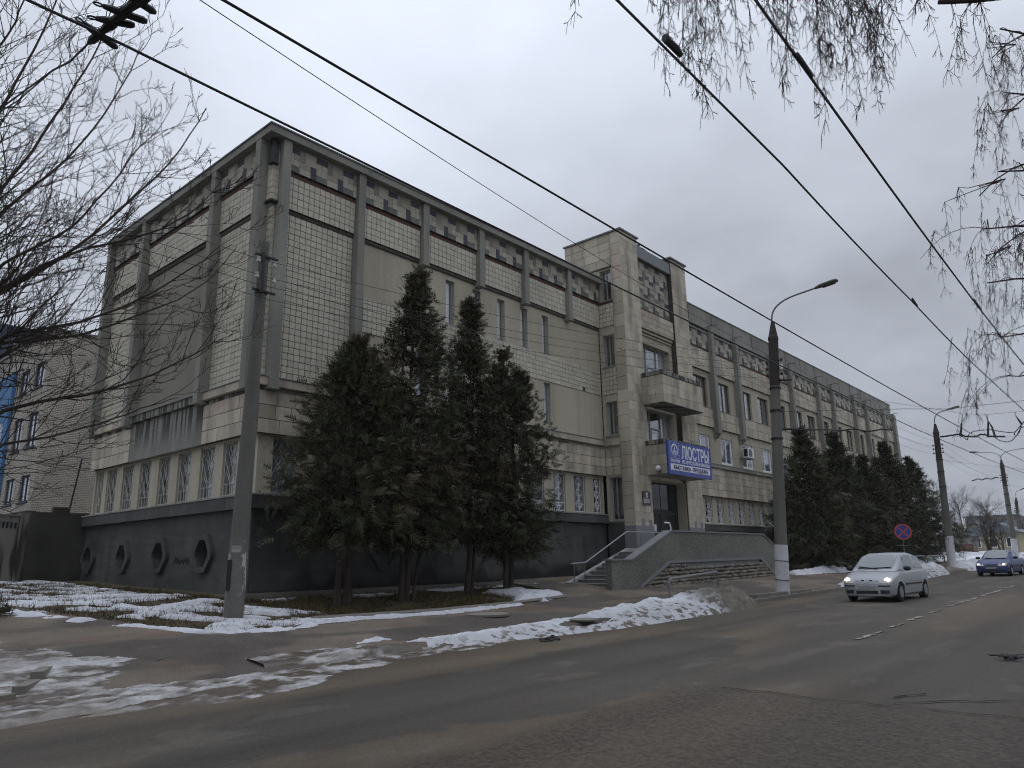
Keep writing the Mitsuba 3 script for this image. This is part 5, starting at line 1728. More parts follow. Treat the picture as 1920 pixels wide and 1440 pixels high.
sed_low = [(0, .22, .50, .53, .60), (.06, .18, .58, .62, .72), (.25, .18, .68, .73, .79), (.7, .18, .80, .85, .83), (1.2, .18, .88, .93, .84), (2.8, .18, .92, .94, .84), (3.6, .2, .94, .97, .83), (4.2, .26, .92, .96, .80), (4.32, .36, .85, .88, .72)]
sed_green = [(1.05, .88, .70, .60, .90), (1.5, 1.15, .76, .62, .92), (1.95, 1.36, .78, .60, .93), (2.3, 1.42, .78, .58, .93), (2.9, 1.42, .77, .58, .93), (3.35, 1.30, .75, .58, .94), (3.8, .97, .70, .58, .92)]
car('blue_car', 'dark blue sedan with its lamps on farther down the street', 'm_carblue', (49.2, 7.75, float(zr(50)) - .0), math.radians(-4), sed_low, sed_green, (.75, 3.25), .295, .84,
    [('headlight', .36, .78, .56, .72, 'm_lampglass'), ('headlight', -.78, -.36, .56, .72, 'm_lampglass'), ('grille', -.30, .30, .54, .66, 'm_trim'), ('air_intake', -.5, .5, .24, .36, 'm_trim'), ('number_plate', -.26, .26, .40, .50, 'm_plate')], (1.1, 2.2), .6)
car('parked_car', 'pale parked car with a red tail light, half hidden behind the last conifer', 'm_carwhite', (87.5, 17.6, gz1(84, 17.5)), math.radians(172), hatch_low, hatch_green, (.72, 3.22), .295, .84,
    [('headlight', .42, .76, .60, .80, 'm_lampglass'), ('headlight', -.76, -.42, .60, .80, 'm_lampglass')], (.80, 1.72), 0)
pk = 'parked_car'
add('tail_light', MB().obox((83.75, 17.45, gz1(84, 17.5) + .95), [(1, 0, 0), (0, 1, 0), (0, 0, 1)], (.05, .12, .12)).obox((83.75, 18.75, gz1(84, 17.5) + .95), [(1, 0, 0), (0, 1, 0), (0, 0, 1)], (.05, .12, .12)), 'm_redlamp', pk)

# ------------------------------------------------------------------ conifers


def f_thuja(p, n, uv):
    b = fbm(p.x * .9, p.y * .9, p.z * .9, 3)
    c = mix((.022, .027, .015), (.072, .074, .042), uv.x)
    brown = smoothstep(.48, .68, fbm(p.x * .8, p.y * .8, p.z * .7, 3)) * uv.y
    c = mix(c, (.068, .045, .030), brown * .85)
    return c * (.65 + .7 * b)


mat('m_thuja', proc(f_thuja), .8, .15)
mat('m_bark', proc(lambda p, n, uv: C(.055, .044, .036) * (.5 + fbm(p.x * 22, p.y * 22, p.z * 2.5, 3))), .9, .15)
mat('m_twig', (.050, .042, .034), .9, .15)
mat('m_birchtwig', (.040, .028, .026), .8, .2)


def sprays(P, D, S, rng, tone, leaf=10):
    """flattened drooping fans of scale leaves; P points, D directions, S sizes"""
    n = len(P)
    D = D / (np.linalg.norm(D, axis=1, keepdims=True) + 1e-9)
    a = np.cross(D, rng.normal(size=(n, 3)))
    a /= np.linalg.norm(a, axis=1, keepdims=True) + 1e-9
    V, F_ = [], []
    t = np.linspace(.05, 1, leaf // 2)
    tri = []
    for i, q in enumerate(t):
        for sgn in (1, -1):
            L = .52 * (1.05 - q * .75)
            c = P + D * (S * q)[:, None] * 1.0
            c[:, 2] -= S * .25 * q * q
            tip = c + (a * sgn * L + D * L * .75) * S[:, None]
            tip[:, 2] -= S * .12 * L
            wd = D * (.085 * S)[:, None]
            tri.append(np.stack([c - wd, c + wd, tip], 1))
    # leading tip
    c = P + D * S[:, None]
    tri.append(np.stack([c - a * (.04 * S)[:, None], c + a * (.04 * S)[:, None], c + D * (.30 * S)[:, None]], 1))
    Tt = np.concatenate(tri, 0)
    k = len(tri)
    tn = np.tile(tone, k)
    uv = np.repeat(np.stack([tn, np.tile(rng.random(n), k)], 1), 3, axis=0)
    V = Tt.reshape(-1, 3)
    return V, np.arange(len(V)).reshape(-1, 3), uv


def thuja(base, H, Rm, trunks, lab, n=3600, seed=1, zc=1.3, top=(0, 0), group=None, prof=None, size=.34, leaders=None):
    rng = np.random.default_rng(seed)
    k = thing('conifer_tree', lab, 'tree', group)
    b = np.array(base, float)
    prof = prof or [(0, .30), (.06, .72), (.16, 1.0), (.35, .92), (.6, .62), (.8, .36), (.93, .16), (1, .02)]
    pt, pr = np.array(prof).T
    # axis curve
    ax = lambda h: np.stack([b[0] + top[0] * (h / H) ** 1.4, b[1] + top[1] * (h / H) ** 1.4, b[2] + h], -1)
    mb = MB()
    for dx, dy, r0, hh, lx, ly in trunks:
        hs = np.linspace(-.2, hh, 9)
        pts = [np.array([b[0] + dx + lx * max(h, 0) / hh, b[1] + dy + ly * max(h, 0) / hh, b[2] + h]) + [.04 * math.sin(h * 1.7 + dx * 9), .04 * math.cos(h * 1.3), 0] for h in hs]
        mb.tube(pts, [r0 * 1.35] + [r0 * (1 - .75 * max(h, 0) / hh) for h in hs[1:]], 9)
    add('trunk', mb, 'm_bark', k, smooth=50)
    # limbs carry the sprays: clumps give gaps and an uneven outline
    nl = int(n / 26)
    hl = zc + (H - zc) * (rng.random(nl) ** 1.15)
    az = rng.uniform(0, 2 * np.pi, nl)
    rel = (hl - zc) / (H - zc)
    RR = Rm * np.interp(rel, pt, pr) * (.80 + .42 * rng.random(nl)) * (1 + .22 * np.sin(az * 2 + seed) * (1 - rel))
    org = ax(hl)
    if leaders:
        which = rng.random(nl) < leaders[2]
        org[which, 0] += leaders[0] * np.clip(rel[which] * 1.8, 0, 1)
        hl2 = zc + (H * leaders[1] - zc) * rel
        org[which, 2] = b[2] + hl2[which]
    tipd = np.stack([np.cos(az), np.sin(az), np.full(nl, .15) + .55 * rel], 1)
    PP, DD, SS, TT = [], [], [], []
    bough = rng.uniform(-.22, .22, nl)
    mbl = MB()
    for i in range(nl):
        m_ = 26
        t = np.clip(rng.beta(2.2, 1.15, m_), 0, 1)
        R_ = max(RR[i], .12)
        cen = org[i] + tipd[i] * (R_ * t)[:, None]
        cen[:, 2] -= .30 * R_ * t ** 2
        spread = .10 + .16 * R_ * t
        cen += rng.normal(size=(m_, 3)) * spread[:, None] * [1, 1, .8]
        d = tipd[i] * .8 + rng.normal(size=(m_, 3)) * .55 + [0, 0, -.25 + .75 * rel[i]]
        PP.append(cen); DD.append(d)
        SS.append(size * rng.uniform(.6, 1.25, m_) * (1 - .35 * rel[i]))
        TT.append(np.clip(.25 + .5 * t + rng.normal(0, .18, m_), 0, 1) * (.75 + .25 * rng.random()) + bough[i])
        if i % 2 == 0 and R_ > .3:
            ts = np.linspace(0, .85, 4)
            mbl.tube([org[i] + tipd[i] * R_ * q - [0, 0, .30 * R_ * q * q] for q in ts], [.022, .016, .011, .005], 4, cap=False)
    # leader tuft
    m_ = 40
    hh = H - rng.random(m_) * .7
    if leaders:
        q_ = ax(hh) + rng.normal(size=(m_, 3)) * [.06, .06, 0] + [leaders[0], 0, -H * (1 - leaders[1])]
        PP.append(q_); DD.append(rng.normal(size=(m_, 3)) * .4 + [0, 0, 1]); SS.append(np.full(m_, size * .55)); TT.append(rng.random(m_) * .5 + .3)
    PP.append(ax(hh) + rng.normal(size=(m_, 3)) * [.06, .06, 0]); DD.append(rng.normal(size=(m_, 3)) * .4 + [0, 0, 1]); SS.append(np.full(m_, size * .55)); TT.append(rng.random(m_) * .5 + .3)
    P, D, S, tn = np.concatenate(PP), np.concatenate(DD), np.concatenate(SS), np.clip(np.concatenate(TT), 0, 1)
    ok = P[:, 2] > b[2] + zc * .55
    V, F_, uv = sprays(P[ok], D[ok], S[ok], rng, tn[ok])
    add('limbs', mbl, 'm_bark', k)
    kc = add('crown', (V, F_), 'm_thuja', k, uv=uv)
    return k


g1 = 'dark conifers on the lawn before the tiled corner'
tr3 = [(-.16, 0, .085, 6, -.25, 0), (.10, .05, .095, 6.5, .1, .1), (.24, .12, .06, 5, .55, .3)]
p_low = [(0, .55), (.08, .9), (.2, 1.0), (.4, .84), (.6, .58), (.8, .33), (.93, .14), (1, .02)]
p_col = [(0, .5), (.08, .82), (.2, 1.0), (.42, .9), (.62, .66), (.78, .40), (.9, .17), (1, .02)]
thuja((11.95, 16.36, .58), 7.15, 1.65, tr3, 'broad conifer nearest the concrete pole, leftmost and lowest of the near group', 5600, 11, 1.8, (.25, 0), g1, p_low, .33)
thuja((14.1, 16.36, .58), 9.8, 1.4, [(-.18, 0, .08, 8, -.2, 0), (.02, .1, .10, 9, .1, 0), (.26, .1, .05, 4, 1.1, .2)], 'tallest conifer of the near group with forked trunks', 6600, 12, 1.7, (.2, 0), g1, p_col, .31)
thuja((17.05, 16.8, .62), 9.65, 1.15, [(-.1, 0, .085, 8.5, .35, 0), (.12, .05, .055, 6, .75, .2)], 'slender tall conifer between the tallest one and the right end of the near group', 5200, 13, 1.8, (.1, 0), g1, p_col, .30)
thuja((18.55, 16.45, .62), 8.0, 1.35, [(-.14, 0, .075, 7, -.4, 0), (.10, .05, .085, 7, .5, .1)], 'thin-topped conifer at the right end of the near group beside a snow heap', 5600, 14, 1.4, (-.25, 0), g1, p_col, .31, (.95, .93, .5))
g2 = 'dark conifers before the right wing'
p_cone = [(0, .8), (.1, 1.0), (.3, .88), (.55, .58), (.78, .26), (.92, .09), (1, .01)]
for i, (x, H, Rm, lab) in enumerate(((44.3, 8.1, 2.3, 'first conifer right of the near lamp post, with a pointed top'), (50.3, 8.5, 2.3, 'second conifer right of the near lamp post, behind the first'),
                                     (56.0, 7.4, 2.4, 'lower third conifer in the row before the right wing'), (62.0, 9.0, 2.6, 'broad fourth conifer in the row behind the no-stopping sign'), (69.0, 8.6, 3.0, 'last conifer of the row, standing out against the sky at the far end'))):
    thuja((x, 15.7, gz1(x, 15.7) - .05), H, Rm, [(-.1, 0, .12, 6, 0, 0), (.15, .1, .1, 6, .2, 0)], lab, 3900, 20 + i, .75, (.2, 0), g2, p_cone, .5)
# dark bush at the left edge
k = thing('bush', 'small dark bush cut off by the left edge of the lawn', 'bush')
rng = np.random.default_rng(5)
n = 420
P = np.array([4.3, 18.0, .75]) + rng.normal(size=(n, 3)) * [.28, .35, .26]
P[:, 2] = np.maximum(P[:, 2], .78)
V, F_, uv = sprays(P, rng.normal(size=(n, 3)) + [0, 0, .7], rng.uniform(.12, .24, n), rng, rng.random(n) * .6)
add('foliage', (V, F_), 'm_thuja', k, uv=uv)

# ------------------------------------------------------------------ bare trees


def grow(mb, rng, p, d, L, r, lev, maxlev, upb, spread, kids, twigs, curl=.22, shrink=(.55, .8), rmin=.004):
    """one branch as a bent tube, then its own side branches"""
    n = max(3, int(3 + L * 1.5)) if lev < maxlev else 3
    pts, dirs = [np.array(p, float)], []
    d = np.array(d, float)
    for i in range(n):
        d = d + rng.normal(size=3) * curl / math.sqrt(n) + np.array([0, 0, upb / n])
        d /= np.linalg.norm(d)
        dirs.append(d.copy())
        pts.append(pts[-1] + d * L / n)
    rad = np.linspace(r, max(r * (.42 if lev < maxlev else .5), rmin * .8), len(pts))
    mb.tube(pts, rad, 8 if r > .05 else (5 if r > .015 else 3), cap=r > .02)
    if lev >= maxlev:
        return
    nk = kids[min(lev, len(kids) - 1)]
    nk = int(nk * max(.5, min(1.6, L / 2.0))) if lev > 0 else nk
    for i in range(nk):
        t = rng.uniform(.22 if lev else .3, 1.0)
        j = min(int(t * n), n - 1)
        fr_ = t * n - j
        q = pts[j] * (1 - fr_) + pts[j + 1] * fr_
        pd = dirs[j]
        sdv = np.cross(pd, rng.normal(size=3))
        sdv /= np.linalg.norm(sdv)
        an = rng.uniform(*spread)
        nd = pd * math.cos(an) + sdv * math.sin(an)
        grow(mb, rng, q, nd, L * rng.uniform(*shrink) * (1.15 - .5 * t), max(rad[j] * rng.uniform(.42, .68), rmin), lev + 1, maxlev, upb, spread, kids, twigs, curl, shrink, rmin)


rng = np.random.default_rng(31)
k = thing('bare_tree', 'leafless tree at the left edge reaching its limbs over the side wall', 'tree')
mt_ = MB()
tb = np.array([-.3, 12.6, .15])
mt_.tube([tb - [0, 0, .3], tb + [.0, 0, .8], tb + [.05, 0, 2.0], tb + [.15, .1, 3.4], tb + [.1, .1, 5.2], tb + [.0, .1, 8.0], tb + [.1, .1, 11]], [.34, .27, .24, .21, .17, .11, .05], 12)
add('trunk', mt_, 'm_twig', k, smooth=50)
limbs = [  # height where it leaves the trunk, then the points it runs through, and its thickness
    (4.6, [(2.37, 13.0, 6.11), (2.68, 13.1, 6.93), (3.55, 13.3, 8.42), (4.3, 13.5, 10.15), (4.74, 13.6, 11.8)], .060),
    (4.1, [(2.45, 12.9, 5.42), (2.77, 12.9, 6.19), (3.56, 12.8, 7.05), (4.23, 12.7, 8.25), (4.76, 12.6, 9.4)], .058),
    (3.9, [(2.5, 13.1, 5.15), (2.83, 13.2, 5.8), (3.71, 13.4, 6.8), (4.69, 13.6, 8.25), (5.56, 13.7, 9.7), (6.22, 13.8, 11.2)], .070),
    (3.6, [(2.54, 12.8, 4.75), (2.89, 12.7, 5.11), (3.96, 12.5, 5.57), (5.0, 12.3, 6.4), (6.0, 12.2, 7.4)], .062),
    (3.2, [(2.6, 13.3, 4.39), (2.97, 13.5, 4.75), (3.57, 13.7, 5.3), (4.2, 13.9, 6.2), (4.82, 14.0, 7.2)], .050),
    (2.9, [(2.68, 13.0, 3.68), (3.05, 13.0, 3.93), (3.97, 13.0, 4.28), (5.01, 13.0, 4.68), (5.91, 13.0, 5.28), (6.59, 13.0, 5.84)], .066),
    (2.5, [(2.73, 12.8, 3.26), (3.11, 12.7, 3.45), (3.94, 12.6, 3.76), (4.79, 12.5, 4.17), (5.39, 12.4, 4.45)], .048),
    (5.6, [(2.18, 13.2, 7.65), (2.49, 13.3, 8.6), (2.8, 13.5, 9.9), (3.12, 13.6, 11.5), (3.26, 13.7, 12.7)], .060),
    (5.0, [(2.28, 12.8, 6.71), (2.6, 12.7, 7.4), (3.04, 12.6, 8.66), (3.45, 12.5, 10.0), (3.72, 12.4, 11.5)], .058),
    (6.4, [(2.03, 13.0, 8.7), (2.34, 13.0, 9.64), (2.52, 13.0, 10.67), (2.56, 13.0, 11.66)], .050),
    (3.8, [(2.47, 12.6, 5.17), (2.81, 12.5, 5.69), (3.61, 12.3, 6.5), (4.55, 12.1, 7.07), (5.34, 12.0, 7.8), (5.92, 12.0, 8.85)], .056),
    (3.5, [(2.56, 13.2, 4.7), (2.93, 13.3, 5.03), (3.94, 13.4, 5.39), (4.99, 13.5, 6.06), (6.0, 13.5, 6.75), (7.01, 13.6, 8.1)], .060),
]
mb = MB()
from scipy.interpolate import CubicSpline
for h0, P, r in limbs:
    pts = np.array([[tb[0] + .1, tb[1], h0], [1.1, tb[1] + .2, (h0 + P[0][2]) / 2]] + P)
    s = CubicSpline(np.linspace(0, 1, len(pts)), pts)(np.linspace(0, 1, 26))
    s += np.cumsum(rng.normal(size=s.shape) * .014, 0)
    rad = np.linspace(r * .72, r * .13, 26)
    mb.tube(s, rad, 7)
    T_ = np.gradient(s, axis=0)
    T_ /= np.linalg.norm(T_, axis=1, keepdims=True)
    for i in range(30 if h0 > 3.55 else 17):
        t = rng.uniform(.22, 1.0)
        j = min(int(t * 25), 24)
        sdv = np.cross(T_[j], rng.normal(size=3))
        sdv /= np.linalg.norm(sdv)
        an = rng.uniform(.35, .9)
        nd = T_[j] * math.cos(an) + sdv * math.sin(an)
        grow(mb, rng, s[j], nd, rng.uniform(.9, 2.2) * (1.15 - .55 * t), max(rad[j] * .45, .009), 1, 4, .35, (.35, .95), (7, 5, 4, 3), None, .28, (.38, .66), .0052)
add('limbs', mb, 'm_twig', k)


def birch(lab, base, strands, crown, seed, H=13):
    rng = np.random.default_rng(seed)
    k = thing('birch_tree', lab, 'tree', None)
    b = np.array(base, float)
    mt_ = MB().tube([b + [0, 0, h] + np.array([.15 * math.sin(h * .4), .1 * math.cos(h * .3), 0]) for h in np.linspace(-.2, H, 12)], np.linspace(.24, .05, 12), 12)
    add('trunk', mt_, 'm_birchbark', k, smooth=50)
    mbl, mbt = MB(), MB()

    def hang(p, L, dens=1.0, drift=(0, 0)):
        n = max(5, int(L * 7))
        q = np.array(p, float)
        d = np.array([drift[0], drift[1], -1.0])
        pts = [q.copy()]
        for i in range(n):
            d = d + rng.normal(size=3) * [.075, .075, .03]
            d[2] = min(d[2], -.55)
            d[:2] *= .86
            q = q + d / np.linalg.norm(d) * L / n
            pts.append(q.copy())
        mbt.tube(pts, np.linspace(.0042, .0022, len(pts)), 3, cap=False)
        for i in range(int(L * 17 * dens)):
            j = rng.integers(0, n)
            a = rng.uniform(0, 6.28)
            s = rng.uniform(.06, .26)
            e = pts[j] + np.array([math.cos(a) * s * .36, math.sin(a) * s * .36, -s * .95])
            mid = (pts[j] + e) / 2 + np.array([math.cos(a), math.sin(a), 0]) * s * .10
            mbt.tube([pts[j], mid, e], [.0030, .0027, .0022], 3, cap=False)
            if rng.random() < .7:
                a2 = a + rng.uniform(-1, 1)
                e2 = mid + np.array([math.cos(a2) * .045, math.sin(a2) * .045, -.035])
                mbt.tube([mid, e2], [.003, .0042], 3, cap=False)

    for x, y, z0, L, cnt, wd in strands:
        top = np.array([x, y, z0])
        start = np.array([b[0], b[1], z0 - rng.uniform(.3, 1.2)])
        midp = (start * .45 + top * .55) + [0, 0, 1.1]
        s = CubicSpline([0, .5, 1], np.array([start, midp, top]))(np.linspace(0, 1, 12))
        mbl.tube(s, np.linspace(.035, .008, 12), 6)
        for i in range(cnt):
            o = top + np.array([rng.normal() * wd, rng.normal() * wd, rng.uniform(-.1, .4)])
            mbl.tube([s[8] * .5 + top * .5, (top + o) / 2 + [0, 0, .06], o], [.008, .006, .0045], 4, cap=False)
            hang(o, L * rng.uniform(.45, .85), 1.0, rng.normal(size=2) * .25)
    for x, y, z0, R_, cnt in crown:
        top = np.array([x, y, z0])
        start = np.array([b[0], b[1], z0 - 1.4])
        s = CubicSpline([0, .5, 1], np.array([start, (start + top) / 2 + [0, 0, .5], top]))(np.linspace(0, 1, 10))
        mbl.tube(s, np.linspace(.04, .010, 10), 6)
        for i in range(cnt):
            j = rng.integers(3, 10)
            a = rng.uniform(0, 6.28)
            e = s[j] + np.array([math.cos(a), math.sin(a), rng.uniform(-.5, .1)]) * R_ * rng.uniform(.4, 1)
            m_ = (s[j] + e) / 2 + [0, 0, .18]
            mbl.tube([(1 - t) ** 2 * s[j] + 2 * t * (1 - t) * (m_ + [0, 0, .1]) + t * t * (e - [0, 0, .25]) for t in np.linspace(0, 1, 7)], np.linspace(.007, .003, 7), 4, cap=False)
            for _ in range(3):
                hang(m_ * .5 + e * .5 + rng.normal(size=3) * .12, rng.uniform(.4, 1.0), .8, (e - m_)[:2] * .8)
    add('limbs', mbl, 'm_birchtwig', k)
    add('twigs', mbt, 'm_birchtwig', k)
    return k


mat('m_birchbark', proc(lambda p, n, uv: mix((.55, .54, .52), (.05, .05, .05), smoothstep(.55, .62, fbm(p.x * 3, p.y * 3, p.z * 9, 3)))), .8, .2)


def far_tree(lab, base, H, R_, seed, r=.18, lev=3, mat_='m_fartwig', fork=1, group='bare trees at the end of the street'):
    rng = np.random.default_rng(seed)
    k = thing('bare_tree', lab, 'tree', group)
    b = np.array(base, float)
    mt_, mb = MB(), MB()
    for f_ in range(fork):
        o = np.array([rng.normal() * .3, rng.normal() * .3, 0]) * (fork > 1)
        lean = np.array([rng.normal() * .06, rng.normal() * .06, 1]) + (o * .3 if fork > 1 else 0)
        pts = [b + o * .3 + lean * h for h in np.linspace(-.2, H * .8, 8)]
        mt_.tube(pts, np.linspace(r, r * .2, 8), 7)
        for i in range(int(22 / fork) + 4):
            t = rng.uniform(.25, 1)
            q = pts[0] * (1 - t) + pts[-1] * t
            a = rng.uniform(0, 6.28)
            up_ = rng.uniform(.5, 1.3)
            grow(mb, rng, q, np.array([math.cos(a), math.sin(a), up_]), R_ * rng.uniform(.5, 1.0) * (1.2 - .5 * t), r * .35 * (1.1 - t * .7), 1, lev, .25, (.35, .9), (7, 6, 5), None, .3, (.4, .7), .010)
    add('trunk', mt_, mat_, k, smooth=50)
    add('limbs', mb, mat_, k)


mat('m_fartwig', (.085, .078, .075), .9, .1)
far_tree('bare tree rising behind the last conifer left of the second lamp post', (98, 20.8, 1.2), 9.5, 4.2, 41, .2)
far_tree('round bare tree behind the snowy roof', (152, 27, 1.2), 11, 5.2, 42, .25)
far_tree('tall feathery bare tree on the skyline right of the middle', (191, 29.5, 1.5), 13.5, 5.5, 43, .28)
far_tree('dense brown bare tree with several stems before the yellow house', (113, 17.6, 1.2), 6.2, 3.2, 44, .16, 3, 'm_twig', 3)
far_tree('small bare tree with three bent stems right of the yellow house', (112, 16.0, 1.2), 5.4, 2.4, 45, .12, 3, 'm_twig', 2)
far_tree('leaning bare sapling before the far fence', (86, 17.4, 1.2), 3.4, 1.6, 46, .08, 2, 'm_twig', 1)
far_tree('pale bare tree low behind the fence beside the second lamp post', (104, 23.5, 1.2), 7, 3.2, 47, .15)
far_tree('bare tree at the right edge beyond the third lamp post', (160, 19.0, 1.3), 8, 4.0, 48, .2)
# birches on the near side, outside the picture; their twigs hang into it
birch('birch whose hanging twigs fill the top of the sky', (7.2, -3.4, .1),
      [(4.15, 2.85, 7.4, 2.0, 8, .10), (4.45, 2.55, 7.1, 1.1, 4, .1), (4.9, 2.4, 7.0, 1.2, 6, .12), (5.5, 2.4, 7.6, 2.8, 18, .15), (5.85, 2.25, 7.1, 1.7, 7, .15), (6.2, 1.95, 7.0, 1.5, 6, .14), (6.35, 1.6, 7.5, 2.6, 22, .18), (6.85, 1.45, 7.5, 2.5, 20, .20), (7.05, 1.15, 7.0, 1.4, 6, .15), (7.9, .55, 7.0, 1.4, 6, .14)], [], 61)
birch('birch whose drooping crown hangs along the right edge of the sky', (15.5, -1.6, .1),
      [(11.6, .75, 8.6, 1.6, 5, .25), (12.2, .9, 7.8, 1.5, 5, .25), (12.4, 1.3, 6.9, 1.6, 5, .3), (13.6, 1.5, 6.2, 1.6, 6, .3)],
      [(11.6, .6, 9.0, .9, 12), (12.0, .7, 8.2, 1.0, 14), (12.4, 1.0, 7.2, 1.1, 16), (12.8, 1.3, 6.5, 1.1, 16), (13.3, 1.5, 5.8, 1.1, 16), (13.8, 1.5, 5.0, 1.1, 14), (14.2, 1.4, 4.4, 1.0, 10)], 62, 12)

# ------------------------------------------------------------------ left neighbours


def f_brick(p, n, uv):
    row = p.z / .10
    r = dr.floor(row)
    cx = (p.x + p.y) / .26 + .5 * (r - 2 * dr.floor(r * .5))
    jx, jz = dr.abs(cx - dr.floor(cx) - .5), dr.abs(row - r - .5)
    joint = dr.maximum(smoothstep(.455, .48, jx), smoothstep(.34, .42, jz))
    t = cell_rand(dr.floor(cx), r, 3)
    c = mix((.54, .50, .43), (.44, .40, .345), t) * (.8 + .3 * fbm(p.x * .8 + p.y * .8, p.z * .8, 1.0, 3))
    return mix(c, (.085, .08, .075), joint)


mat('m_whitebrick', proc(f_brick), .8, .25)
mat('m_bluewall', (.07, .20, .42), .6, .3)
mat('m_bluesteel', (.045, .055, .09), .6, .3)
W_ = thing('brick_building', 'pale silicate brick building with dark-framed windows behind the wall at the left', 'building')
wx, wy0, wz = 12.9, 46.3, 15.05
ops = []
for zb_ in (5.6, 9.2, 12.6):
    if zb_ > 12:
        ops += [(47.8 + 2.4 * i, 49.1 + 2.4 * i, 10.9 + 0, 12.6) for i in range(0)]
for z0, z1 in ((5.3, 6.8), (8.4, 10.4), (11.9, 13.4)):
    ops += [(wy0 + .75 + 2.75 * i, wy0 + 2.4 + 2.75 * i, z0, z1) for i in range(6)]
WF = Frame('side', wx)
mb = MB()
for g in polys(holes(rect(wy0, wy0 + 26, .5, wz), ops)):
    WF.wall(mb, g, -.4, 0)
mb.box(wx + .402, wx + 14, wy0, wy0 + .4, .5, wz)
mb.box(wx + 13.6, wx + 14, wy0 + .4, wy0 + 26, .5, wz)
add('wall', mb, 'm_whitebrick', W_)
add('roof', MB().box(wx - .12, wx + 14.1, wy0 - .12, wy0 + 26, wz + .002, wz + .14), 'm_metal', W_)
add('room_partition', MB().box(wx + 3, wx + 3.1, wy0 + .5, wy0 + 26, .5, wz - .1), 'm_inside', W_)
for u0, u1, z0, z1 in ops:
    mb = MB()
    t = .10
    WF.box(mb, u0, u1, -.16, -.08, z0, z0 + t); WF.box(mb, u0, u1, -.16, -.08, z1 - t, z1); WF.box(mb, u0, u0 + t, -.16, -.08, z0 + t, z1 - t); WF.box(mb, u1 - t, u1, -.16, -.08, z0 + t, z1 - t)
    WF.box(mb, (u0 + u1) / 2 - .05, (u0 + u1) / 2 + .05, -.16, -.08, z0 + t, z1 - t)
    kk = add('window', mb, 'm_bluesteel', W_)
    P = [WF.p(a, -.12, z) for a, z in ((u0 + .05, z0 + .05), (u1 - .05, z0 + .05), (u1 - .05, z1 - .05), (u0 + .05, z1 - .05))]
    add('pane', MB().add(P, [[0, 1, 2], [0, 2, 3]]), 'm_pane', kk)
    mb = MB()
    WF.box(mb, u0 + .05, u1 - .05, -.20, -.18, z0 + .05, z1 - .05)
    add('curtain', mb, 'm_curtain', kk)
    mb = MB()
    WF.box(mb, u0 - .08, u1 + .08, -.2, .08, z0 - .08, z0 - .004)
    add('sill', mb, 'm_bluesteel', kk)
U_ = thing('blue_building', 'bright blue clad wall glimpsed at the far left beyond the brick building', 'building')
add('wall', MB().box(12.7, 12.88, 52.2, 72.2, .5, 13.6), 'm_bluewall', U_)
for y_ in (53, 55.6, 58.2, 60.8):
    kk = add('window', MB().box(12.62, 12.695, y_, y_ + 1.8, 8.4, 10.4), 'm_white', U_)
    add('pane', MB().box(12.60, 12.616, y_ + .15, y_ + 1.65, 8.55, 10.25), 'm_curtain', kk)
D_ = thing('steel_duct', 'dark blue steel gantry standing above the roof of the brick building', 'gantry')
add('post', MB().box(13.0, 13.85, 58, 59.0, 12, 17.9), 'm_bluesteel', D_)
add('beam', MB().box(13.0, 17.5, 58, 59.0, 17.2, 18.2), 'm_bluesteel', D_)
# perimeter wall at the left
mat('m_oldwall', proc(lambda p, n, uv: mix(C(.22, .21, .19) * (.5 + .8 * fbm(p.x * 1.2, p.z * .7, p.y, 4)), (.045, .042, .036), smoothstep(.45, .7, fbm(p.x * 4 + p.y * 4, p.z * .5, 2.0, 3)))), .9, .2)
O_ = thing('perimeter_wall', 'stained concrete perimeter wall at the left edge with a dark return beside the plinth', 'wall')
add('dark_return', MB().box(8.9, 10.9, 31.74, 32.24, .5, 3.72), 'm_darkwall', O_)
add('dark_return', MB().box(8.9, 9.2, 32.25, 38, .5, 3.8), 'm_darkwall', O_)
mat('m_darkwall', proc(lambda p, n, uv: C(.052, .050, .044) * (.5 + .9 * fbm(p.x * 1.2 + p.y, p.z * .8, 2.0, 4))), .9, .15)
add('panel', MB().box(1, 8.6, 31.9, 32.15, .5, 3.55), 'm_oldwall', O_)
add('panel', MB().box(8.604, 8.896, 31.8, 32.2, .5, 3.66), 'm_oldwall', O_)
mb = MB()
for i in range(6):
    mb.box(8.45 - .13 * i, 8.52 - .13 * i, 31.87, 31.896, 3.1 + .01 * i, 3.32 + .01 * i)
add('vent_slot', mb, 'm_blackmetal', O_)
add('coping', MB().box(.9, 8.6, 31.85, 32.2, 3.554, 3.62), 'm_kerb', O_)
P_ = thing('wire_post', 'thin rusty post with wires standing on the perimeter wall', 'post')
add('post', MB().tube([(10.3, 32.2, 3.7), (10.55, 32.2, 5.9)], .035, 6), 'm_rust', P_)
add('bracket', MB().box(9.75, 10.25, 32.1, 32.35, 3.724, 3.95), 'm_rust', P_)
# scrawled graffiti on the plinth (illegible strokes)
mb = MB()
y = 23.95
for i in range(9):
    pts = [(10.842, y - .02, 1.66 + rr.uniform(0, .05)), (10.842, y - .05, 1.95 + rr.uniform(-.1, .05)), (10.842, y - .10, 1.68 + rr.uniform(0, .08)), (10.842, y - .14, 1.88 + rr.uniform(-.06, .06))]
    mb.tube(pts, .009, 4)
    y -= .125
tag(add('graffiti', mb, 'm_blackmetal'), 'dark illegible scrawl on the plinth between two eight-sided windows', 'graffiti')

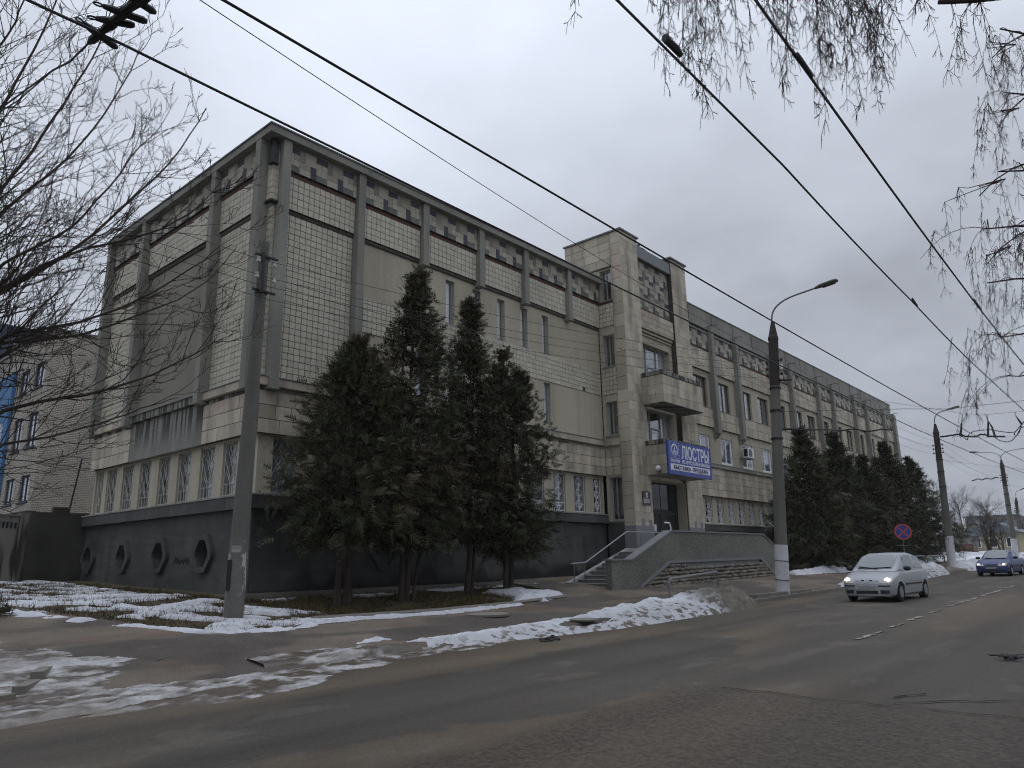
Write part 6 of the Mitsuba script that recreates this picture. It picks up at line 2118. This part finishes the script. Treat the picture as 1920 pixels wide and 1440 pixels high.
# ------------------------------------------------------------------ far end of the street
mat('m_yellowwall', (.33, .29, .20), .9, .2)
mat('m_greywall', proc(lambda p, n, uv: C(.27, .25, .225) * (.75 + .4 * fbm(p.x * .3, p.y * .3, p.z * .3, 3))), .9, .2)
mat('m_redbrick', proc(lambda p, n, uv: C(.15, .085, .07) * (.6 + .8 * fbm(p.x * 1.5, p.y * 1.5, p.z * 3, 3))), .9, .2)
mat('m_slate', (.17, .18, .20), .8, .3)


def house(lab, x0, x1, y0, y1, z0, zw, zrf, mt, roofm, wins, ridge='y', name='house'):
    k = thing(name, lab, 'house')
    add('wall', MB().box(x0, x1, y0, y1, z0, zw), mt, k)
    e = .5
    if ridge == 'y':
        m = (x0 + x1) / 2
        V = [(x0 - e, y0 - e, zw), (x1 + e, y0 - e, zw), (m, y0 - e, zrf), (x0 - e, y1 + e, zw), (x1 + e, y1 + e, zw), (m, y1 + e, zrf)]
    else:
        m = (y0 + y1) / 2
        V = [(x0 - e, y0 - e, zw), (x0 - e, y1 + e, zw), (x0 - e, m, zrf), (x1 + e, y0 - e, zw), (x1 + e, y1 + e, zw), (x1 + e, m, zrf)]
    kr = add('roof', MB().add(np.array(V) + [0, 0, .01], [[0, 1, 2], [3, 5, 4], [0, 3, 4], [0, 4, 1], [1, 4, 5], [1, 5, 2], [0, 2, 5], [0, 5, 3]]), roofm, k)
    add('chimney', MB().box((x0 + x1) / 2 - .3, (x0 + x1) / 2 + .3, (y0 + y1) / 2 + .6, (y0 + y1) / 2 + 1.2, zrf - .6, zrf + .6), 'm_redbrick', kr)
    for a, b, c, d, ax_ in wins:
        if ax_ == 'x':
            kk = add('window', MB().box(x0 - .06, x0 - .003, a, b, c, d), 'm_white', k)
            add('pane', MB().box(x0 - .08, x0 - .062, a + .12, b - .12, c + .12, d - .12), 'm_glassback', kk)
        else:
            kk = add('window', MB().box(a, b, y0 - .06, y0 - .003, c, d), 'm_white', k)
            add('pane', MB().box(a + .12, b - .12, y0 - .08, y0 - .062, c + .12, d - .12), 'm_glassback', kk)
    return k


house('low pale yellow house at the far end of the street behind the brown tree', 124, 136, 15.6, 22.0, .8, 4.2, 6.0, 'm_yellowwall', 'm_slate', [(16.2, 17.2, 2.2, 3.6, 'x'), (18.2, 19.2, 2.2, 3.6, 'x'), (20.2, 21.2, 2.2, 3.6, 'x')], 'x')
house('low house with a snow-covered roof behind the far brick fence', 112, 122, 24, 31, .8, 2.9, 4.6, 'm_greywall', 'm_snow_cap', [(25, 26, 1.5, 2.6, 'x')], 'y')
AP = thing('apartment_block', 'pale grey apartment block on the skyline at the far end of the street', 'building')
AF = Frame('side', 268)
add('wall', MB().box(268, 292, 34, 47, .5, 12.2), 'm_greywall', AP)
add('roof', MB().box(267.6, 292, 33.6, 47.4, 12.21, 12.6), 'm_slate', AP)
for j in range(4):
    for i in range(4):
        mb = MB()
        AF.box(mb, 35.0 + 3.1 * i, 36.5 + 3.1 * i, 0.003, .06, 1.8 + 2.7 * j, 3.3 + 2.7 * j)
        add('window', mb, 'm_slate', AP)
FE = thing('brick_fence', 'dull red brick fence with concrete posts along the far yard', 'fence')
add('wall', MB().box(104.0, 104.3, 17.6, 30, .6, 2.6), 'm_redbrick', FE)
for y in np.arange(17.6, 30, 3.1):
    add('post', MB().box(103.9, 104.4, y - .2, y + .2, .6, 2.85), 'm_kerb', FE)
SH_ = thing('shed', 'flat dark shed roof above grey walls behind the far fence', 'shed')
add('wall', MB().box(108, 116, 19.2, 24.5, .8, 3.6), 'm_greywall', SH_)
add('roof', MB().box(107.4, 116.5, 18.6, 25, 3.61, 3.95), 'm_slate', SH_)
# distant wooded rise
mat('m_farwood', proc(lambda p, n, uv: C(.10, .10, .105) * (.6 + .8 * fbm(p.x * .08, p.y * .3, p.z * .6, 4))), .95, .1)
yy = np.linspace(-60, 260, 260)
top = 9 + 9 * N2(yy, yy * 0, .025, 5) + 5 * N2(yy, yy * 0, .35, 6)
V = np.vstack([np.column_stack([np.full_like(yy, 560) + 12 * N2(yy, yy * 0, .3, 7), yy * 1.0, np.full_like(yy, -1)]), np.column_stack([np.full_like(yy, 566) + 14 * N2(yy, yy * 0, .3, 8), yy, top]), np.column_stack([np.full_like(yy, 600), yy, top * .9])])
n = len(yy)
struct('woodland', (V, np.array([[i, i + 1, n + i + 1, n + i] for i in range(n - 1)] + [[n + i, n + i + 1, 2 * n + i + 1, 2 * n + i] for i in range(n - 1)])), 'm_farwood', 'grey leafless wood on the horizon beyond the street', kind='stuff', cat='wood', smooth=True)

# thin winter haze round the whole place
scene['haze'] = {'type': 'cube', 'to_world': T().translate([470, 220, 20]).scale([1000, 740, 26]), 'bsdf': {'type': 'null'}, 'interior': {'type': 'ref', 'id': 'air'}}
labels['haze'] = {'label': 'thin grey winter haze over the street', 'kind': 'stuff', 'category': 'haze'}
